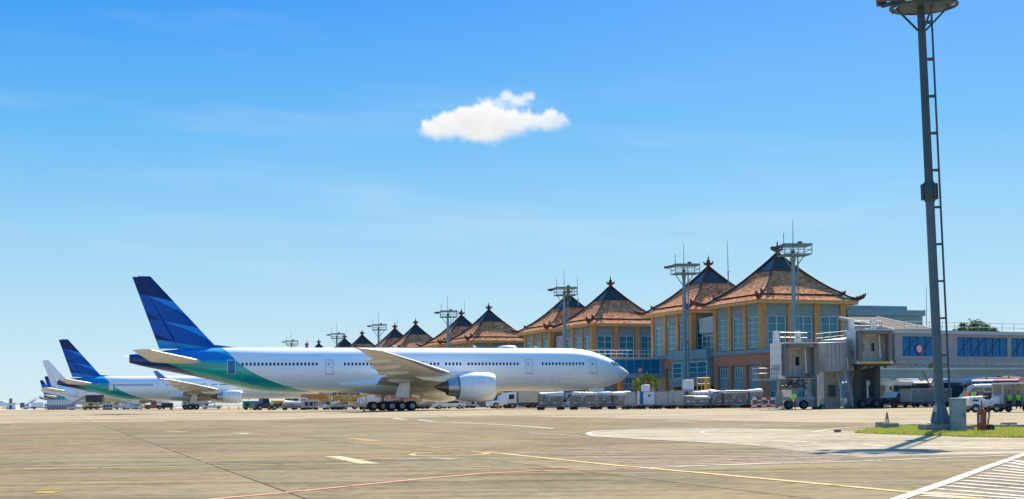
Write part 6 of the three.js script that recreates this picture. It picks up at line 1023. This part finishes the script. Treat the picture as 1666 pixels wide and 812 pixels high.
function figure(J, cols) {                                           // J: joints in metres, faces +z
  const [SK, SH, TR, SO] = [0, 1, 2, 3];
  const B = [[J.pelvis, J.chest, 0.135, 0.15, SH], [[J.chest[0] - 0.1, J.chest[1] + 0.1, J.chest[2]], [J.chest[0] + 0.1, J.chest[1] + 0.1, J.chest[2]], 0.1, 0.1, SH], [J.chest, J.neck, 0.1, 0.055, SH], [J.neck, J.head, 0.052, 0.055, SK], [[J.pelvis[0] - 0.07, J.pelvis[1], J.pelvis[2]], [J.pelvis[0] + 0.07, J.pelvis[1], J.pelvis[2]], 0.12, 0.12, TR]];
  for (const s of ['l', 'r']) { B.push([J[s + 'Sh'], J[s + 'El'], 0.056, 0.044, SH], [J[s + 'El'], J[s + 'Wr'], 0.043, 0.028, SK], [J[s + 'Hip'], J[s + 'Kn'], 0.088, 0.06, TR], [J[s + 'Kn'], J[s + 'An'], 0.06, 0.042, TR], [[J[s + 'An'][0], J[s + 'An'][1] - 0.03, J[s + 'An'][2] - 0.03], J[s + 'To'], 0.045, 0.034, SO]); }
  const d = (x, y, z) => { let v = 9; for (const b of B) v = smin(v, capsule(x, y, z, b[0], b[1], b[2], b[3]), 0.05); return v; };
  const body = march(64, 0, 0.86, 0.12, 1.02, d);
  const hd = J.head, head = march(30, hd[0], hd[1], hd[2], 0.19, (x, y, z) => { const X = x - hd[0], Y = y - hd[1], Z = z - hd[2]; let v = Math.hypot(X / 0.076, (Y - 0.01) / 0.112, (Z - 0.005) / 0.094) * 0.09 - 0.09; v = smin(v, capsule(X, Y, Z, [0, -0.075, 0.05], [0, -0.05, 0.02], 0.035, 0.05), 0.03); v = smin(v, capsule(X, Y, Z, [0, 0.01, 0.088], [0, -0.025, 0.104], 0.01, 0.014), 0.012); for (const s of [-1, 1]) { v = smin(v, capsule(X, Y, Z, [s * 0.08, -0.02, 0], [s * 0.084, 0.02, -0.005], 0.014, 0.018), 0.01); v = Math.max(v, -(Math.hypot(X - s * 0.032, Y - 0.01, Z - 0.1) - 0.012)); } return v; });
  const list = [body, head];
  for (const s of ['l', 'r']) { const w = V(...J[s + 'Wr']), e = V(...J[s + 'El']), dir = w.clone().sub(e).normalize(), sd = V(s === 'l' ? -1 : 1, 0, 0), across = V(0, 0, 1).sub(dir.clone().multiplyScalar(dir.z)).normalize(); if (across.length() < 0.1) across.set(1, 0, 0);
    const P = (a, b, c) => w.clone().addScaledVector(dir, a).addScaledVector(across, b).addScaledVector(sd, c).toArray();
    list.push(bar(P(0, 0, 0), P(0.09, 0, 0), 0.032, 8, 0.036)); [[-0.03, 0.07], [-0.01, 0.085], [0.01, 0.08], [0.03, 0.062]].forEach(([b, l]) => { list.push(bar(P(0.08, b, 0), P(0.08 + l * 0.6, b, -0.008), 0.009, 6)); list.push(bar(P(0.08 + l * 0.6, b, -0.008), P(0.08 + l, b, -0.03), 0.0085, 6)); }); list.push(bar(P(0.03, 0.03, 0), P(0.075, 0.06, -0.01), 0.011, 6), bar(P(0.075, 0.06, -0.01), P(0.1, 0.055, -0.02), 0.0095, 6)); }
  const col = []; let bi = 0;
  const paint = (g, f) => { const p = g.attributes.position, c = new Float32Array(p.count * 3); for (let i = 0; i < p.count; i++) { const k = f(p.getX(i), p.getY(i), p.getZ(i)); c.set(cols[k], 3 * i); } g.setAttribute('color', new THREE.BufferAttribute(c, 3)); for (const a of Object.keys(g.attributes)) if (!['position', 'normal', 'color'].includes(a)) g.deleteAttribute(a); return g.index ? g.toNonIndexed() : g; };
  const geo = mergeGeometries(list.map((g, i) => paint(g, i === 0 ? (x, y, z) => { let best = 9, k = 0; for (const b of B) { const v = capsule(x, y, z, b[0], b[1], b[2], b[3]); if (v < best) { best = v; k = b[4]; } } return k; } : () => SK)));
  const vest = march(44, J.chest[0], J.chest[1] - 0.1, J.chest[2], 0.5, (x, y, z) => { let v = 9; for (const b of [B[0], B[1], B[2]]) v = smin(v, capsule(x, y, z, b[0], b[1], b[2] + 0.022, b[3] + 0.018), 0.05); return Math.max(v, y - (J.neck[1] - 0.03), J.pelvis[1] + 0.02 - y); });
  const hair = march(26, hd[0], hd[1] + 0.03, hd[2], 0.17, (x, y, z) => { const X = x - hd[0], Y = y - hd[1], Z = z - hd[2]; const v = Math.hypot(X / 0.083, (Y - 0.014) / 0.118, (Z + 0.004) / 0.1) * 0.09 - 0.09; return Math.max(v, 0.02 + Z * 0.55 - Y - (Z < -0.02 ? 0.05 : 0)); });
  return { geo, vest, hair };
}
const skinC = [0.33, 0.17, 0.1], clothes = { a: [skinC, [0.6, 0.62, 0.66], [0.02, 0.022, 0.03], [0.015, 0.015, 0.015]], b: [skinC, [0.12, 0.2, 0.34], [0.025, 0.025, 0.03], [0.015, 0.015, 0.015]] };
const standJ = { pelvis: [0, 0.95, 0], chest: [0, 1.24, 0.01], neck: [0, 1.47, 0.01], head: [0, 1.62, 0.035], lSh: [-0.185, 1.4, 0], rSh: [0.185, 1.4, 0], lEl: [-0.24, 1.12, -0.02], rEl: [0.25, 1.13, 0.02], lWr: [-0.24, 0.87, 0.06], rWr: [0.16, 1.05, 0.22], lHip: [-0.09, 0.92, 0], rHip: [0.09, 0.92, 0], lKn: [-0.11, 0.5, 0.03], rKn: [0.12, 0.5, 0.02], lAn: [-0.13, 0.085, -0.01], rAn: [0.15, 0.085, 0.0], lTo: [-0.15, 0.04, 0.16], rTo: [0.19, 0.04, 0.17] };
const sitJ = { pelvis: [0, 0.13, 0], chest: [0, 0.42, 0.04], neck: [0, 0.65, 0.07], head: [0, 0.8, 0.11], lSh: [-0.185, 0.58, 0.05], rSh: [0.185, 0.58, 0.05], lEl: [-0.25, 0.32, 0.1], rEl: [0.25, 0.32, 0.12], lWr: [-0.13, 0.23, 0.32], rWr: [0.12, 0.22, 0.34], lHip: [-0.09, 0.11, 0.02], rHip: [0.09, 0.11, 0.02], lKn: [-0.12, 0.13, 0.46], rKn: [0.13, 0.13, 0.46], lAn: [-0.12, -0.28, 0.44], rAn: [0.14, -0.28, 0.46], lTo: [-0.13, -0.33, 0.6], rTo: [0.16, -0.33, 0.62] };
const squatJ = { pelvis: [0, 0.3, -0.1], chest: [0, 0.58, 0.02], neck: [0, 0.79, 0.1], head: [0, 0.93, 0.15], lSh: [-0.185, 0.72, 0.08], rSh: [0.185, 0.72, 0.08], lEl: [-0.26, 0.5, 0.2], rEl: [0.26, 0.5, 0.2], lWr: [-0.12, 0.4, 0.42], rWr: [0.13, 0.42, 0.42], lHip: [-0.09, 0.3, -0.07], rHip: [0.09, 0.3, -0.07], lKn: [-0.17, 0.47, 0.3], rKn: [0.17, 0.47, 0.3], lAn: [-0.15, 0.085, 0.12], rAn: [0.15, 0.085, 0.12], lTo: [-0.18, 0.04, 0.29], rTo: [0.18, 0.04, 0.29] };
M.figure = new THREE.MeshStandardMaterial({ vertexColors: true, roughness: 0.85 }); M.hair = std([0.012, 0.01, 0.009], 0.7); M.vestOrange = std([0.8, 0.2, 0.03], 0.7);
const shift = (J, dy) => Object.fromEntries(Object.entries(J).map(([k, v]) => [k, [v[0], v[1] + dy, v[2]]]));
const figs = { stand: figure(standJ, clothes.a), standB: figure(standJ, clothes.b), sit: figure(shift(sitJ, 0.5), clothes.b), squat: figure(squatJ, clothes.b) };
for (const g of Object.values(figs.sit)) g.translate(0, -0.5, 0);
function person(fig, pos, yaw, label, vestM) { const t = thing('person', label, 'person', pos, yaw); const f = figs[fig]; const b = part('body', f.geo, M.figure, t); part('vest', f.vest, vestM || M.vest, t); part('hair', f.hair, M.hair, t); return t; }
person('stand', at(1291, 127), -0.2, 'worker in a lime vest and white shirt standing before the boarding bridge');
person('squat', at(1337, 140), 0.3, 'worker in a lime vest squatting beside the bridge frame');
person('sit', at(1643, 96.55, 0.58), -0.5, 'seated worker in a lime vest, left one in the open cart');
person('sit', at(1657, 96.5, 0.58), -0.35, 'seated worker in a lime vest, right one in the open cart');
person('standB', at(1571, 101), 0.4, 'worker in an orange vest standing left of the white tug', M.vestOrange);
person('standB', at(1585, 108), -0.6, 'worker in a lime vest standing behind the white tug');
person('stand', at(442, 252), 0.5, 'tiny worker in a lime vest below the nose of the second airliner');
person('standB', at(236, 372), 0, 'tiny worker in an orange vest left of the second airliner wheels', M.vestOrange);

// ================================================================ TREES
function leafMat(rgb) { const m = new THREE.MeshPhysicalMaterial({ roughness: 0.85, transmission: 0.3, thickness: 0, side: THREE.DoubleSide, vertexColors: true }); m.color.setRGB(...rgb); return m; }
M.bark = std([0.12, 0.09, 0.065], 0.9, { map: rep(T.grime, 1) }); M.leaf = leafMat([1, 1, 1]);
function tree(name, label, pos, H, lobes, n, size, tones, trunkR, seed) {
  const t = thing(name, label, 'tree', pos, 0, name === 'broadleaf_tree' ? 'trees behind the glazed corridor' : undefined), r = rng(seed), q = (a, b) => a + (b - a) * r();
  const fork = [0, H * 0.35, 0]; part('trunk', [bar([0, 0, 0], fork, trunkR, 10, trunkR * 0.7), ...lobes.map(l => bar(fork, [l[0], l[1], l[2]], trunkR * 0.5, 6, trunkR * 0.12)), ...lobes.flatMap(l => Array.from({ length: 4 }, () => bar([l[0] * 0.7, mix(fork[1], l[1], 0.7), l[2] * 0.7], [l[0] + q(-1, 1) * l[3] * 0.8, l[1] + q(-0.3, 0.8) * l[4], l[2] + q(-1, 1) * l[3] * 0.8], trunkR * 0.16, 5, trunkR * 0.05)))], M.bark, t);
  const p = [], c = [];
  for (const l of lobes) { const clumps = Math.max(5, Math.round(n / lobes.length / 55)); for (let k = 0; k < clumps; k++) { const th = q(0, 6.283), u = q(-0.55, 1), rad = Math.cbrt(q(0.25, 1)), s = Math.sqrt(1 - u * u), cx = l[0] + Math.cos(th) * s * rad * l[3], cy = l[1] + u * rad * l[4], cz = l[2] + Math.sin(th) * s * rad * l[3], cr = l[3] * q(0.14, 0.3);
    for (let i = 0; i < 55; i++) { const x = cx + (q(-1, 1) + q(-1, 1)) * cr * 0.7, y = cy + (q(-1, 1) + q(-1, 1)) * cr * 0.5, z = cz + (q(-1, 1) + q(-1, 1)) * cr * 0.7, a = V(q(-1, 1), q(-0.6, 0.6), q(-1, 1)).normalize().multiplyScalar(size * q(0.6, 1.2)), b = V(q(-1, 1), q(-1, 1), q(-1, 1)).normalize().cross(a).normalize().multiplyScalar(size * 0.45 * q(0.7, 1.2)); p.push(x, y, z, x + a.x * 0.5 + b.x, y + a.y * 0.5 + b.y, z + a.z * 0.5 + b.z, x + a.x, y + a.y, z + a.z, x, y, z, x + a.x, y + a.y, z + a.z, x + a.x * 0.5 - b.x, y + a.y * 0.5 - b.y, z + a.z * 0.5 - b.z); const tone = tones[Math.floor(r() * tones.length)], v = q(0.75, 1.25); for (let w = 0; w < 6; w++) c.push(tone[0] * v, tone[1] * v, tone[2] * v); } } }
  const g = new THREE.BufferGeometry(); g.setAttribute('position', new THREE.Float32BufferAttribute(p, 3)); g.setAttribute('color', new THREE.Float32BufferAttribute(c, 3)); g.computeVertexNormals(); part('crown', g, M.leaf, t); return t;
}
const green = [[0.045, 0.1, 0.02], [0.07, 0.13, 0.025], [0.035, 0.075, 0.018], [0.1, 0.15, 0.035]];
tree('broadleaf_tree', 'large broadleaf tree above the glazed corridor', at(1585, 232), 13, [[0, 11.6, 0, 3.0, 2.2], [-3, 10.3, 1, 2.4, 1.6], [3.0, 10.8, -1, 2.4, 1.7], [1, 9, 1.5, 3.4, 1.8]], 7000, 0.42, green, 0.35, 11);
tree('broadleaf_tree', 'smaller broadleaf tree left of the large one above the corridor', at(1538, 236), 11, [[0, 9.6, 0, 2.0, 1.3], [-2.6, 9.2, 0, 1.8, 1.1], [2.4, 9.0, 0.6, 1.8, 1.0]], 3600, 0.4, green, 0.25, 12);
tree('broadleaf_tree', 'low broadleaf tree right of the large one above the corridor', at(1646, 238), 11, [[0, 9.4, 0, 1.8, 1.0], [-2.8, 9.1, 0.4, 1.7, 0.9], [2.8, 9.5, 0, 1.8, 1.1]], 3600, 0.4, green, 0.25, 13);
tree('small_tree', 'small yellow-green tree between the airliner nose and the containers', at(1050, 186), 4.2, [[-0.9, 3.1, 0, 0.9, 0.7], [0.4, 4.0, 0, 0.8, 0.6], [1.1, 3.2, 0.2, 0.8, 0.8], [-0.2, 2.6, 0.3, 0.9, 0.6]], 2600, 0.28, [[0.5, 0.5, 0.04], [0.36, 0.44, 0.04], [0.24, 0.34, 0.04]], 0.08, 14);
{ const t = thing('tall_antenna', 'thin tall antenna left of the near mast behind the corridor', 'antenna', at(1509, 205), 0); part('pole', bar([0, 0, 0], [0, 17.5, 0], 0.12, 6, 0.03), M.galv, t); part('crossbar', bar([-0.3, 14, 0], [0.3, 14, 0], 0.03), M.galv, t); }
console.log('people, trees done');
renderer.render(scene, camera);
